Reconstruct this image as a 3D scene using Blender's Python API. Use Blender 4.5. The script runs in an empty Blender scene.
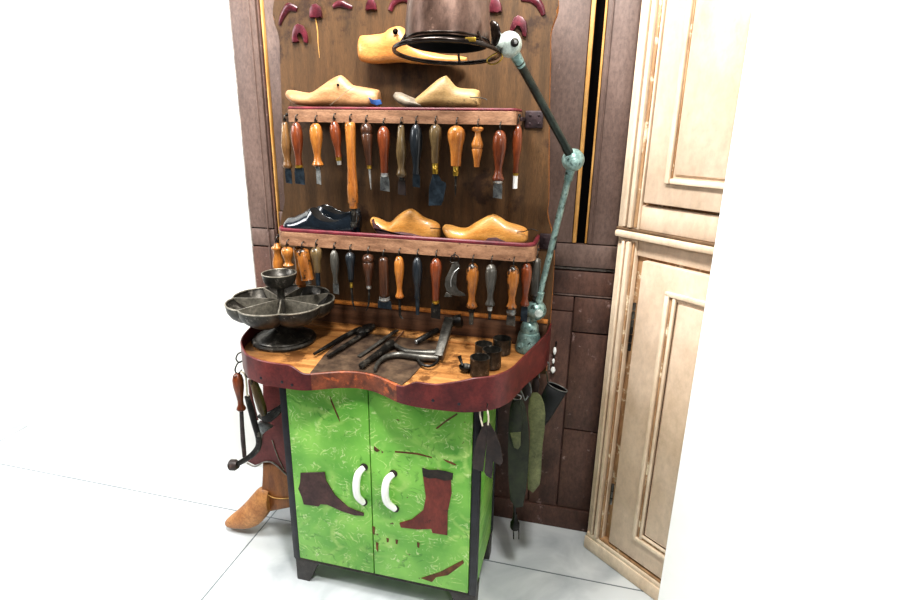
import bpy, bmesh, math, random
from mathutils import Vector, Matrix
random.seed(7)
SC = bpy.context.scene
COL = SC.collection
V = Vector
PI = math.pi

# ------------------------------------------------------------------ camera model (measured from the place)
CAM = V((0.8356, -1.3105, 1.4446)); YAW, PITCH, ROLL, FPX = -0.2448, 0.3083, 0.0139, 556.87
_cy, _sy, _cp, _sp = math.cos(YAW), math.sin(YAW), math.cos(PITCH), math.sin(PITCH)
FW = V((_sy*_cp, _cy*_cp, -_sp)); R0 = V((_cy, -_sy, 0)); U0 = R0.cross(FW)
RT = math.cos(ROLL)*R0 + math.sin(ROLL)*U0; UP = -math.sin(ROLL)*R0 + math.cos(ROLL)*U0
def at(u, v, x=None, y=None, z=None):
    d = FW*FPX + RT*(u-450) - UP*(v-300)
    for i, k in enumerate((x, y, z)):
        if k is not None:
            return CAM + d*((k-CAM[i])/d[i])
def mpp(p):                       # metres per picture unit at a point
    return (V(p)-CAM).dot(FW)/FPX

# ------------------------------------------------------------------ materials
def lin(h):
    h = h.lstrip('#'); c = [int(h[i:i+2], 16)/255 for i in (0, 2, 4)]
    return [(a/12.92 if a <= .04045 else ((a+.055)/1.055)**2.4) for a in c] + [1]
def mat(name, c1, c2=None, rough=.6, metal=0., scale=8., stretch=(1, 1, 1), bump=0., c3=None, t3=.62, s3=14., detail=6., lo=.35, hi=.68, spec=.5, coat=0., grain=.35, gs=110):
    m = bpy.data.materials.new(name); m.use_nodes = True
    n = m.node_tree.nodes; l = m.node_tree.links; b = n['Principled BSDF']
    b.inputs['Roughness'].default_value = rough; b.inputs['Metallic'].default_value = metal
    b.inputs['Specular IOR Level'].default_value = spec; b.inputs['Coat Weight'].default_value = coat
    tc = n.new('ShaderNodeTexCoord'); mp = n.new('ShaderNodeMapping'); mp.inputs['Scale'].default_value = stretch
    l.new(tc.outputs['Object'], mp.inputs['Vector'])
    nz = n.new('ShaderNodeTexNoise'); nz.inputs['Scale'].default_value = scale; nz.inputs['Detail'].default_value = detail; nz.inputs['Roughness'].default_value = .62
    l.new(mp.outputs['Vector'], nz.inputs['Vector'])
    rp = n.new('ShaderNodeValToRGB'); rp.color_ramp.elements[0].color = lin(c1); rp.color_ramp.elements[1].color = lin(c2 or c1)
    rp.color_ramp.elements[0].position = lo; rp.color_ramp.elements[1].position = hi
    l.new(nz.outputs['Fac'], rp.inputs['Fac'])
    out = rp.outputs['Color']
    if c3:
        n2 = n.new('ShaderNodeTexNoise'); n2.inputs['Scale'].default_value = s3; n2.inputs['Detail'].default_value = 7; n2.inputs['Roughness'].default_value = .7
        l.new(tc.outputs['Object'], n2.inputs['Vector'])
        r2 = n.new('ShaderNodeValToRGB'); r2.color_ramp.elements[0].position = t3; r2.color_ramp.elements[1].position = min(1, t3+.06)
        l.new(n2.outputs['Fac'], r2.inputs['Fac'])
        mx = n.new('ShaderNodeMix'); mx.data_type = 'RGBA'
        l.new(r2.outputs['Color'], mx.inputs[0]); l.new(out, mx.inputs[6]); mx.inputs[7].default_value = lin(c3)
        out = mx.outputs[2]
    if grain:
        n3 = n.new('ShaderNodeTexNoise'); n3.inputs['Scale'].default_value = gs; n3.inputs['Detail'].default_value = 8; n3.inputs['Roughness'].default_value = .75
        l.new(mp.outputs['Vector'], n3.inputs['Vector'])
        r3 = n.new('ShaderNodeValToRGB'); r3.color_ramp.elements[0].position = .36; r3.color_ramp.elements[1].position = .60
        v0 = 1-grain; r3.color_ramp.elements[0].color = (v0, v0, v0, 1); r3.color_ramp.elements[1].color = (1.06, 1.06, 1.06, 1)
        l.new(n3.outputs['Fac'], r3.inputs['Fac'])
        m3 = n.new('ShaderNodeMix'); m3.data_type = 'RGBA'; m3.blend_type = 'MULTIPLY'; m3.inputs[0].default_value = 1
        l.new(out, m3.inputs[6]); l.new(r3.outputs['Color'], m3.inputs[7]); out = m3.outputs[2]
    l.new(out, b.inputs['Base Color'])
    if bump:
        bp = n.new('ShaderNodeBump'); bp.inputs['Strength'].default_value = bump; bp.inputs['Distance'].default_value = .004
        l.new(nz.outputs['Fac'], bp.inputs['Height']); l.new(bp.outputs['Normal'], b.inputs['Normal'])
    return m
M = {}
M['wall_lit'] = mat('white_plaster_lit_copy', '#f0f0ec', '#f8f8f5', .9, scale=3, grain=0)  # lighter copy of the wall plaster, brightness painted in instead of lamp light
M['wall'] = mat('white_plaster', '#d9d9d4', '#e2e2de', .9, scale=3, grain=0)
M['board'] = mat('dark_oak', '#3f2e1b', '#6e4f30', .5, scale=6, stretch=(8, 8, .7), bump=.2, c3='#3a2515', t3=.54, s3=4, lo=.2, hi=.8, grain=.45, gs=70)
M['board_edge'] = mat('worn_oak_edge', '#8c5726', '#c98440', .55, scale=20, stretch=(1, 1, .3))
M['table'] = mat('table_wood', '#8d5c2e', '#c8935a', .5, scale=4, stretch=(1, 9, 6), bump=.1, c3='#6b4624', t3=.57, s3=7)
M['plate'] = mat('worn_leather_plate', '#352820', '#62503f', .5, scale=26, bump=.2, c3='#86705a', t3=.64, s3=10)
M['rail'] = mat('rail_wood', '#4a3222', '#7a5740', .6, scale=6, stretch=(.6, 6, 9), bump=.1)
M['red'] = mat('oxblood_metal', '#4a1618', '#712b28', .42, scale=16, bump=.1, c3='#3a1514', t3=.6, s3=22)
M['redworn'] = mat('worn_oxblood_edge', '#4f281c', '#8a4a2d', .5, scale=22, bump=.15, c3='#a9582f', t3=.53, s3=30)
M['redtrim'] = mat('dark_red_trim', '#571a24', '#7d2b36', .5, scale=20)
M['shelf'] = mat('shelf_wood', '#7a563e', '#ad8466', .65, scale=14, stretch=(1, 4, 4), bump=.15, c3='#4d3024', t3=.62, s3=60)
M['shelf_in'] = mat('shelf_inner_wood', '#2e2017', '#4a3324', .7, scale=10)
M['orn'] = mat('carved_oxblood', '#3c111a', '#6d2935', .35, scale=30, c3='#a5686c', t3=.62, s3=150)
M['black'] = mat('black_strip', '#0d0d12', '#23232c', .45, scale=20, c3='#5c5850', t3=.68, s3=40)
M['iron'] = mat('dark_cast_iron', '#141312', '#33302c', .4, .5, scale=30, bump=.2, c3='#5d5952', t3=.56, s3=36)
M['dishiron'] = mat('grey_cast_iron', '#282623', '#524e47', .4, .5, scale=26, bump=.25, c3='#77726a', t3=.57, s3=40)
M['dishedge'] = mat('worn_iron_edge', '#6d695f', '#a39d90', .4, .5, scale=40)
M['ironlight'] = mat('worn_cast_iron', '#3c3a36', '#6d6a63', .38, .6, scale=34, bump=.15, c3='#8c8982', t3=.6, s3=40)
M['steel'] = mat('grey_steel', '#55585a', '#a1a3a0', .35, .75, scale=40)
M['bluesteel'] = mat('dark_blade_steel', '#1e252c', '#3f4b55', .4, .5, scale=40)
M['silver'] = mat('pale_steel', '#9b9d9b', '#dadbd8', .3, .7, scale=40)
M['brass'] = mat('brass', '#93742a', '#d2b355', .35, .8, scale=40)
M['verd'] = mat('verdigris_metal', '#5f7b77', '#a3bdb6', .35, .35, scale=34, bump=.12, c3='#34443f', t3=.57, s3=46)
M['verdlight'] = mat('pale_green_metal', '#a5b3ab', '#d0d9d2', .3, .3, scale=26, c3='#6a786f', t3=.66, s3=30)
M['darkarm'] = mat('dark_green_metal', '#1d2420', '#343d36', .4, .4, scale=30)
M['shade'] = mat('brown_lamp_metal', '#4d3a31', '#8a7064', .36, .5, scale=12, stretch=(1, 1, .5), c3='#94796b', t3=.58, s3=22)
M['shadein'] = mat('lamp_inside', '#0b0909', '#171312', .7, scale=10)
M['bulbglass'] = mat('dark_bulb_glass', '#3c3a36', '#57544e', .15, scale=20, grain=0)  # dark grey glass, so the bulb stands out less
M['rim'] = mat('lamp_rim_metal', '#1c1512', '#35281f', .25, .5, scale=30)
M['cord'] = mat('white_cord', '#cfc6ae', '#ece5d2', .8, scale=60)
M['ceramic'] = mat('white_ceramic', '#f0efea', '#fbfbf8', .2, scale=20, coat=.4, grain=0)
M['blueleather'] = mat('polished_black_leather', '#0c1116', '#1a222a', .22, scale=14, coat=.5)
M['shoein'] = mat('shoe_lining', '#14110f', '#25201c', .8, scale=30)
M['strop'] = mat('dark_green_leather', '#161a0f', '#30361f', .6, scale=18, bump=.15, c3='#565d3c', t3=.64, s3=12)
M['olive'] = mat('olive_leather', '#4c5133', '#74774f', .6, scale=18, bump=.15, c3='#3d402a', t3=.62, s3=24)
M['leather'] = mat('dark_brown_leather', '#1b1413', '#40322e', .5, scale=20, bump=.15, c3='#5e4c45', t3=.63, s3=16)
M['blackcloth'] = mat('black_leather', '#0c0d0e', '#1d1f20', .6, scale=22, bump=.15)
M['boottan'] = mat('tan_boot_paint', '#9a6234', '#c08a55', .5, scale=12, bump=.1, c3='#7a4823', t3=.63, s3=16)
M['bootshaft'] = mat('brown_boot_shaft', '#70401a', '#99602c', .5, scale=9, stretch=(4, 4, .7), bump=.1, c3='#54300f', t3=.62, s3=14)
M['bootred'] = mat('boot_red', '#56201f', '#7b3634', .5, scale=12, bump=.1, c3='#8f5650', t3=.66, s3=24)
M['boottrim'] = mat('boot_grey_trim', '#6f6862', '#a49c94', .6, scale=30)
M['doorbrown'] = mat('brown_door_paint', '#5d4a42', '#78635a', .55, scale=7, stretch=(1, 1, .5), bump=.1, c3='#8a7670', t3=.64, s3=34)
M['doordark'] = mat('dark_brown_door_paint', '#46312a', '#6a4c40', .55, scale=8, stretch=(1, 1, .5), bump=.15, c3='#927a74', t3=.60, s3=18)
M['rawwood'] = mat('bare_wood_edge', '#b1803f', '#dcae6b', .6, scale=20, stretch=(1, 1, .2))
M['hollow_shade'] = mat('painted_hollow_shade', '#050404', '#0a0808', .95, scale=5, spec=.05)  # near-black colour standing in for the shade inside hollows
M['cream'] = mat('cream_aged_paint', '#c6ad91', '#e8d7c0', .5, scale=5, stretch=(1, 1, .5), bump=.06, c3='#a98863', t3=.68, s3=14, grain=.12, gs=60)
M['creamleaf'] = mat('cream_leaf_paint', '#bca48b', '#dfc9b3', .45, scale=4, stretch=(1, 1, .6), bump=.05, c3='#a27d5c', t3=.70, s3=10, grain=.1, gs=60)
M['creamgroove'] = mat('worn_moulding_groove', '#8c6645', '#c19d77', .6, scale=14, stretch=(1, 1, .2), c3='#e4d4b8', t3=.55, s3=18)
M['creamdark'] = mat('dark_moulding_line', '#4f3b2a', '#7b6146', .7, scale=16)
M['rustplate'] = mat('old_iron_bracket', '#241a1c', '#463639', .5, .3, scale=40, bump=.2)
M['footmat'] = mat('dark_grey_foot', '#2f2c2a', '#4c4845', .5, scale=20, c3='#7a756f', t3=.68, s3=40)
M['inlaybrown'] = mat('brown_boot_inlay', '#3a2424', '#573a36', .55, scale=26, bump=.1)
M['inlayred'] = mat('red_boot_inlay', '#5d2019', '#85392c', .5, scale=20, stretch=(1, 1, .5), bump=.1, c3='#42170f', t3=.6, s3=30)
M['inlaydark'] = mat('dark_inlay_edge', '#1e1815', '#3a2f26', .6, scale=30)
M['scratch'] = mat('bare_brown_scratch', '#4f2f17', '#7a4a23', .6, scale=40)
WOODS = {}
def wood(k, a, b, c=None, t=.62, rough=.32):
    WOODS[k] = mat(k, a, b, rough, scale=9, stretch=(4, 4, .8), c3=c, t3=t, s3=26, coat=.25)
wood('pale_brown_handle', '#57391f', '#9a7449', '#33200f', .54)
wood('reddish_handle', '#4a1f0e', '#8f4a26', '#250f07', .55)
wood('orange_handle', '#8a4d1d', '#c8873f', '#553014', .55)
wood('dark_brown_handle', '#28160d', '#5c3a26', '#140b06', .55)
wood('black_handle', '#0c0f12', '#2a3036', '#4a4f50', .58)
wood('grey_handle', '#23221f', '#5f5c55', '#96938a', .56)
wood('khaki_handle', '#43331f', '#86704c', '#241a0f', .54)
wood('mottled_handle', '#6b3d18', '#b67634', '#15100b', .50)
wood('bright_handle', '#9a571f', '#d4904a', '#6d3d17', .56)
M['last1'] = mat('pale_last_wood', '#a0724a', '#cfa073', .45, scale=9, stretch=(1, 4, 4), c3='#8f6038', t3=.66, s3=12)
M['last2'] = mat('golden_last_wood', '#b47730', '#dda862', .4, scale=8, stretch=(1, 4, 4), c3='#9a6022', t3=.66, s3=12, coat=.2)
M['last3'] = mat('dry_last_wood', '#9f7e50', '#cbaa77', .5, scale=9, stretch=(1, 4, 4), c3='#75603f', t3=.6, s3=14)
M['bigl'] = mat('orange_last_wood', '#b8763a', '#dea05c', .4, scale=7, stretch=(1, 4, 4), c3='#a56228', t3=.68, s3=12, coat=.2)
M['lastsole'] = mat('dark_last_sole', '#3b2428', '#5e3f40', .6, scale=20)
M['greytoe'] = mat('grey_worn_toe', '#6b6256', '#a4957f', .6, scale=30)
M['bluerag'] = mat('blue_cloth', '#1d3f74', '#3a68a8', .7, scale=30)

# green door paint with dry yellow brush swirls
def green():
    m = bpy.data.materials.new('green_brushed_paint'); m.use_nodes = True
    n = m.node_tree.nodes; l = m.node_tree.links; b = n['Principled BSDF']; b.inputs['Roughness'].default_value = .42
    tc = n.new('ShaderNodeTexCoord')
    nz = n.new('ShaderNodeTexNoise'); nz.inputs['Scale'].default_value = 7; nz.inputs['Detail'].default_value = 6
    l.new(tc.outputs['Object'], nz.inputs['Vector'])
    rp = n.new('ShaderNodeValToRGB'); rp.color_ramp.elements[0].color = lin('#529636'); rp.color_ramp.elements[1].color = lin('#8cc858')
    rp.color_ramp.elements[0].position = .3; rp.color_ramp.elements[1].position = .7
    l.new(nz.outputs['Fac'], rp.inputs['Fac']); out = rp.outputs['Color']
    def brush(out, cell, freq, wob, lo, hi, msc, mlo, mhi, colr, seed, amt=.8):
        mp = n.new('ShaderNodeMapping'); mp.inputs['Location'].default_value = (seed, seed*.7, seed*.3); mp.inputs['Scale'].default_value = (1, .15, 1.1); l.new(tc.outputs['Object'], mp.inputs['Vector'])
        k = n.new('ShaderNodeTexNoise'); k.inputs['Scale'].default_value = msc; k.inputs['Detail'].default_value = 5; l.new(mp.outputs['Vector'], k.inputs['Vector'])
        ad = n.new('ShaderNodeMix'); ad.data_type = 'RGBA'; ad.blend_type = 'ADD'; ad.inputs[0].default_value = wob; l.new(mp.outputs['Vector'], ad.inputs[6]); l.new(k.outputs['Color'], ad.inputs[7])
        vo = n.new('ShaderNodeTexVoronoi'); vo.inputs['Scale'].default_value = cell; l.new(ad.outputs[2], vo.inputs['Vector'])
        f = n.new('ShaderNodeMath'); f.operation = 'MULTIPLY'; f.inputs[1].default_value = freq; l.new(vo.outputs['Distance'], f.inputs[0])
        sn = n.new('ShaderNodeMath'); sn.operation = 'SINE'; l.new(f.outputs[0], sn.inputs[0])
        fine = n.new('ShaderNodeTexNoise'); fine.inputs['Scale'].default_value = 60; fine.inputs['Detail'].default_value = 4; l.new(mp.outputs['Vector'], fine.inputs['Vector'])
        su = n.new('ShaderNodeMath'); su.operation = 'ADD'; l.new(sn.outputs[0], su.inputs[0]); l.new(fine.outputs['Fac'], su.inputs[1])
        r = n.new('ShaderNodeMapRange'); r.inputs[1].default_value = lo; r.inputs[2].default_value = hi; l.new(su.outputs[0], r.inputs[0])
        k2 = n.new('ShaderNodeTexNoise'); k2.inputs['Scale'].default_value = msc*1.3; k2.inputs['Detail'].default_value = 4; l.new(mp.outputs['Vector'], k2.inputs['Vector'])
        r2 = n.new('ShaderNodeMapRange'); r2.inputs[1].default_value = mlo; r2.inputs[2].default_value = mhi; l.new(k2.outputs['Fac'], r2.inputs[0])
        mu = n.new('ShaderNodeMath'); mu.operation = 'MULTIPLY'; l.new(r.outputs[0], mu.inputs[0]); l.new(r2.outputs[0], mu.inputs[1])
        m2 = n.new('ShaderNodeMath'); m2.operation = 'MULTIPLY'; m2.inputs[1].default_value = amt; l.new(mu.outputs[0], m2.inputs[0])
        mx = n.new('ShaderNodeMix'); mx.data_type = 'RGBA'; l.new(m2.outputs[0], mx.inputs[0]); l.new(out, mx.inputs[6]); mx.inputs[7].default_value = lin(colr)
        return mx.outputs[2]
    out = brush(out, 6, 26, .10, .7, 1.6, 5, .45, .62, '#b3d278', 1.3, .5)
    out = brush(out, 8, 60, .06, 1.05, 1.6, 17, .52, .62, '#cfdf96', 4.1, .6)
    out = brush(out, 6, 70, .12, 1.05, 1.6, 20, .53, .63, '#dfe6b4', 9.2, .65)
    out = brush(out, 7, 44, .10, 1.1, 1.5, 14, .55, .64, '#3f7a24', 6.6, .6)
    sp_ = n.new('ShaderNodeTexNoise'); sp_.inputs['Scale'].default_value = 38; sp_.inputs['Detail'].default_value = 3; l.new(tc.outputs['Object'], sp_.inputs['Vector'])
    rs_ = n.new('ShaderNodeMapRange'); rs_.inputs[1].default_value = .69; rs_.inputs[2].default_value = .72; l.new(sp_.outputs['Fac'], rs_.inputs[0])
    mxs = n.new('ShaderNodeMix'); mxs.data_type = 'RGBA'; l.new(rs_.outputs[0], mxs.inputs[0]); l.new(out, mxs.inputs[6]); mxs.inputs[7].default_value = lin('#5b4a26'); out = mxs.outputs[2]
    l.new(out, b.inputs['Base Color'])
    return m
M['green'] = green()

def floor_mat():
    m = bpy.data.materials.new('white_marble_tile'); m.use_nodes = True
    n = m.node_tree.nodes; l = m.node_tree.links; b = n['Principled BSDF']; b.inputs['Roughness'].default_value = .28
    tc = n.new('ShaderNodeTexCoord'); sp = n.new('ShaderNodeSeparateXYZ'); l.new(tc.outputs['Object'], sp.inputs[0])
    def line(sock, off):
        a = n.new('ShaderNodeMath'); a.operation = 'SUBTRACT'; a.inputs[1].default_value = off; l.new(sock, a.inputs[0])
        p = n.new('ShaderNodeMath'); p.operation = 'PINGPONG'; p.inputs[1].default_value = .75; l.new(a.outputs[0], p.inputs[0])
        c = n.new('ShaderNodeMath'); c.operation = 'LESS_THAN'; c.inputs[1].default_value = .0026; l.new(p.outputs[0], c.inputs[0]); return c.outputs[0]
    mxm = n.new('ShaderNodeMath'); mxm.operation = 'MAXIMUM'; l.new(line(sp.outputs['X'], -.247), mxm.inputs[0]); l.new(line(sp.outputs['Y'], .244), mxm.inputs[1])
    nz = n.new('ShaderNodeTexNoise'); nz.inputs['Scale'].default_value = 3; nz.inputs['Detail'].default_value = 8; nz.inputs['Distortion'].default_value = 1.4; l.new(tc.outputs['Object'], nz.inputs['Vector'])
    rp = n.new('ShaderNodeValToRGB'); rp.color_ramp.elements[0].color = lin('#a2a8ac'); rp.color_ramp.elements[1].color = lin('#c9cdce'); rp.color_ramp.elements[0].position = .3; rp.color_ramp.elements[1].position = .55
    l.new(nz.outputs['Fac'], rp.inputs['Fac'])
    mx = n.new('ShaderNodeMix'); mx.data_type = 'RGBA'; l.new(mxm.outputs[0], mx.inputs[0]); l.new(rp.outputs['Color'], mx.inputs[6]); mx.inputs[7].default_value = lin('#6c7478')
    l.new(mx.outputs[2], b.inputs['Base Color'])
    return m
M['floor'] = floor_mat()

# ------------------------------------------------------------------ mesh helpers
def wl(o):
    p = V((0, 0, 0))
    while o: p += o.location; o = o.parent
    return p
def obj(name, bm, m, parent=None, smooth=True, label=None, kind=None, angle=40):
    bmesh.ops.recalc_face_normals(bm, faces=bm.faces[:])
    if parent:
        bmesh.ops.translate(bm, verts=bm.verts[:], vec=-wl(parent))
    me = bpy.data.meshes.new(name); bm.to_mesh(me); bm.free()
    o = bpy.data.objects.new(name, me); COL.objects.link(o)
    for mm in (m if isinstance(m, (list, tuple)) else [m]): me.materials.append(mm)
    if smooth:
        for p in me.polygons: p.use_smooth = True
        md = o.modifiers.new('split', 'EDGE_SPLIT'); md.split_angle = math.radians(angle)
    if parent: o.parent = parent
    if label: o['label'] = label
    if kind: o['kind'] = kind
    return o
def thing(name, label, cat, loc, group=None):
    o = bpy.data.objects.new(name, None); COL.objects.link(o); o.location = loc; o.empty_display_size = .05
    o['label'] = label; o['category'] = cat
    if group: o['group'] = group
    return o
def tag(o, label, cat, group=None):
    o['label'] = label; o['category'] = cat
    if group: o['group'] = group
    return o
def recentre(o, loc):
    loc = V(loc); d = loc - o.location
    o.data.transform(Matrix.Translation(-d)); o.location = loc
    return o
def BM(): return bmesh.new()
def frame_of(d):
    d = V(d).normalized(); a = V((0, 0, 1)) if abs(d.z) < .9 else V((0, 1, 0))
    u = d.cross(a).normalized(); return u, d.cross(u).normalized(), d
def rings(bm, rs, cap=True, closed=False):
    vs = [[bm.verts.new(p) for p in r] for r in rs]
    n = len(vs[0]); k = len(vs)
    for i in range(k if closed else k-1):
        a, b = vs[i], vs[(i+1) % k]
        for j in range(n):
            bm.faces.new((a[j], a[(j+1) % n], b[(j+1) % n], b[j]))
    if cap and not closed:
        bm.faces.new(vs[0][::-1]); bm.faces.new(vs[-1])
    return vs
def lathe(bm, org, axis, prof, seg=20, sq=(1, 1)):      # prof: [(r, h)]
    u, w, d = frame_of(axis); org = V(org)
    rings(bm, [[org + d*h + (u*math.cos(2*PI*j/seg)*sq[0] + w*math.sin(2*PI*j/seg)*sq[1])*max(r, 1e-4) for j in range(seg)] for r, h in prof])
def spline(pts, k=6, closed=False):
    pts = [V(p) for p in pts]; n = len(pts); out = []
    rng = range(n) if closed else range(n-1)
    for i in rng:
        g = (lambda j: pts[j % n]) if closed else (lambda j: pts[max(0, min(n-1, j))])
        p0, p1, p2, p3 = g(i-1), g(i), g(i+1), g(i+2)
        for s in range(k):
            t = s/k
            out.append(.5*((2*p1) + (p2-p0)*t + (2*p0-5*p1+4*p2-p3)*t*t + (3*p1-p0-3*p2+p3)*t**3))
    if not closed: out.append(pts[-1])
    return out
def tube(bm, pts, r, seg=10, closed=False, flat=None):
    pts = [V(p) for p in pts]; n = len(pts)
    rad = r if isinstance(r, (list, tuple)) else [r]*n
    if len(rad) != n:
        rad = [rad[0] + 0]*n if len(rad) == 1 else [rad[min(len(rad)-2, int(i*(len(rad)-1)/(n-1)))]*(1-((i*(len(rad)-1)/(n-1)) % 1 if i < n-1 else 1)) + rad[min(len(rad)-2, int(i*(len(rad)-1)/(n-1)))+1]*(((i*(len(rad)-1)/(n-1)) % 1) if i < n-1 else 1) for i in range(n)]
    rs = []; pu = None
    for i in range(n):
        a = pts[(i-1) % n] if (closed or i) else pts[i]; b = pts[(i+1) % n] if (closed or i < n-1) else pts[i]
        d = (b-a).normalized()
        if pu is None: u, w, _ = frame_of(d)
        else:
            u = (pu - d*pu.dot(d)); u = u.normalized() if u.length > 1e-6 else frame_of(d)[0]; w = d.cross(u)
        pu = u; fl = flat or (1, 1)
        rs.append([pts[i] + (u*math.cos(2*PI*j/seg)*fl[0] + w*math.sin(2*PI*j/seg)*fl[1])*rad[i] for j in range(seg)])
    rings(bm, rs, closed=closed)
def prism(bm, pts, ext, bev=0, seg=2):
    pts = [V(p) for p in pts]; ext = V(ext)
    a = [bm.verts.new(p) for p in pts]; b = [bm.verts.new(p+ext) for p in pts]
    n = len(a); fs = []
    f1 = bm.faces.new(a[::-1]); f2 = bm.faces.new(b); fs = [f1, f2]
    for i in range(n): fs.append(bm.faces.new((a[i], a[(i+1) % n], b[(i+1) % n], b[i])))
    if bev:
        es = list(f1.edges) + list(f2.edges)
        bmesh.ops.bevel(bm, geom=es, offset=bev, segments=seg, affect='EDGES', profile=.5)
def box(bm, lo, hi, bev=0, mtx=None, seg=2):
    lo, hi = V(lo), V(hi)
    r = bmesh.ops.create_cube(bm, size=1)
    vs = r['verts']
    for v in vs: v.co = V((lo[i] + (v.co[i]+.5)*(hi[i]-lo[i]) for i in range(3)))
    if mtx is not None: bmesh.ops.transform(bm, matrix=mtx, verts=vs)
    if bev:
        es = list({e for v in vs for e in v.link_edges})
        bmesh.ops.bevel(bm, geom=es, offset=bev, segments=seg, affect='EDGES', profile=.5)
def bar(bm, a, b, w, t, up=(0, 0, 1), bev=.001, w2=None):       # flat bar a->b, width w across, thickness t along 'up'
    a, b = V(a), V(b); d = (b-a).normalized(); up = V(up); s = d.cross(up).normalized(); n = s.cross(d).normalized(); w2 = w if w2 is None else w2
    prism(bm, [a - s*w/2 - n*t/2, a + s*w/2 - n*t/2, b + s*w2/2 - n*t/2, b - s*w2/2 - n*t/2], n*t, bev)
def strip(bm, path, th, z0, z1, out=None):       # wall along a plan path (x,y); z0,z1 floats or lists
    n = len(path); P = [V((p[0], p[1])) for p in path]
    nor = []
    for i in range(n):
        d = (P[min(n-1, i+1)] - P[max(0, i-1)]).normalized(); nor.append(V((d.y, -d.x)))
    z0 = z0 if isinstance(z0, list) else [z0]*n; z1 = z1 if isinstance(z1, list) else [z1]*n
    rs = []
    for i in range(n):
        o = P[i]; q = P[i] - nor[i]*th
        rs.append([V((o.x, o.y, z0[i])), V((o.x, o.y, z1[i]-th*.3)), V((o.x-nor[i].x*th*.3, o.y-nor[i].y*th*.3, z1[i])), V((q.x+nor[i].x*th*.3, q.y+nor[i].y*th*.3, z1[i])), V((q.x, q.y, z1[i]-th*.3)), V((q.x, q.y, z0[i]))])
    rings(bm, rs)
def pxs(pts, **k): return [at(u, v, **k) for u, v in pts]

# ------------------------------------------------------------------ room
bm = BM(); box(bm, (-3, -3, -.03), (3, .56, 0)); obj('floor', bm, M['floor'], smooth=False, kind='structure')
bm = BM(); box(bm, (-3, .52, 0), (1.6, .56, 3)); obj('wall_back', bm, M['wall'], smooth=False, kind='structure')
O = V((.935, .424, 0)); UX = V((.776, -.631, 0)).normalized(); NX = V((-.631, -.776, 0)).normalized()
ang = math.atan2(UX.y, UX.x)
CM = Matrix.Translation(O) @ Matrix.Rotation(ang, 4, 'Z')       # local x = along the cupboard, local -y = towards the viewer
bm = BM(); box(bm, (.318, -.062, 0), (2.6, -.012, 3), mtx=CM); obj('wall_right', bm, M['wall_lit'], smooth=False, kind='structure')

# old brown double door against the back wall
DY = .476
d1 = bpy.data.objects.new('door_1', None); COL.objects.link(d1); d1.location = (.28, DY, 0); d1['kind'] = 'structure'
d1['label'] = 'old brown painted panelled doors standing against the white wall'
def dbox(name, x0, x1, z0, z1, m, y0=DY, y1=.512, bev=.003, parent=d1):
    bm = BM(); box(bm, (x0, y0, z0), (x1, y1, z1), bev); return obj(name, bm, M[m], parent)
dbox('backing_board_and_shade', -.33, .93, .01, 1.9, 'doordark', .497, .514, 0)
dbox('backing_board_and_shade', .796, .828, 1.07, 1.9, 'hollow_shade', .4965, .4975, 0)  # thin dark sheet over the backing, paints the shade in the slot
dbox('stile', -.368, -.275, 1.07, 1.9, 'doorbrown')
dbox('stile', -.368, -.275, 1.003, 1.066, 'doorbrown', .479)
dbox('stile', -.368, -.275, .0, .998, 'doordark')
dbox('edge_strip', -.375, -.369, .0, 1.9, 'boottrim', .480)
dbox('bead', -.300, -.294, .0, 1.9, 'doorbrown', .472)
dbox('edge_strip', -.272, -.268, 1.0, 1.9, 'rawwood', .482)
dbox('bead', -.266, -.258, 1.0, 1.9, 'doordark', .470)
dbox('edge_strip', -.256, -.249, 1.0, 1.9, 'rawwood', .474)
dbox('stile', -.246, -.12, 1.135, 1.9, 'doorbrown', .480)
dbox('panel', -.118, .70, 1.135, 1.9, 'doorbrown', .486)
dbox('stile', .66, .786, 1.085, 1.9, 'doorbrown')
dbox('edge_strip', .787, .800, 1.085, 1.9, 'rawwood', .478)
dbox('edge_strip', .825, .832, 1.085, 1.9, 'rawwood', .478)
dbox('stile', .833, .93, 1.085, 1.9, 'doorbrown')
dbox('bead', .845, .850, 1.085, 1.9, 'doorbrown', .472)
dbox('rail', -.272, .62, 1.06, 1.133, 'doorbrown', .478)
dbox('rail', .62, .93, 1.008, 1.082, 'doorbrown', .474)
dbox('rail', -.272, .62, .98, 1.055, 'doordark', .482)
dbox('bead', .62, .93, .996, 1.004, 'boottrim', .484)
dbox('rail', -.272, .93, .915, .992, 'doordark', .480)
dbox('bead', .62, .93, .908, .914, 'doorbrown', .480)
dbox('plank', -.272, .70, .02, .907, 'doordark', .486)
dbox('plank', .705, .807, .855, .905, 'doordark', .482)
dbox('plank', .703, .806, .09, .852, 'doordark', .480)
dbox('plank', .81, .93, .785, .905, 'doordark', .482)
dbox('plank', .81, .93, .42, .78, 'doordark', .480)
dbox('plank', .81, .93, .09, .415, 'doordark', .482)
dbox('bottom_rail', -.272, .93, .0, .087, 'doordark', .476)

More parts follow.
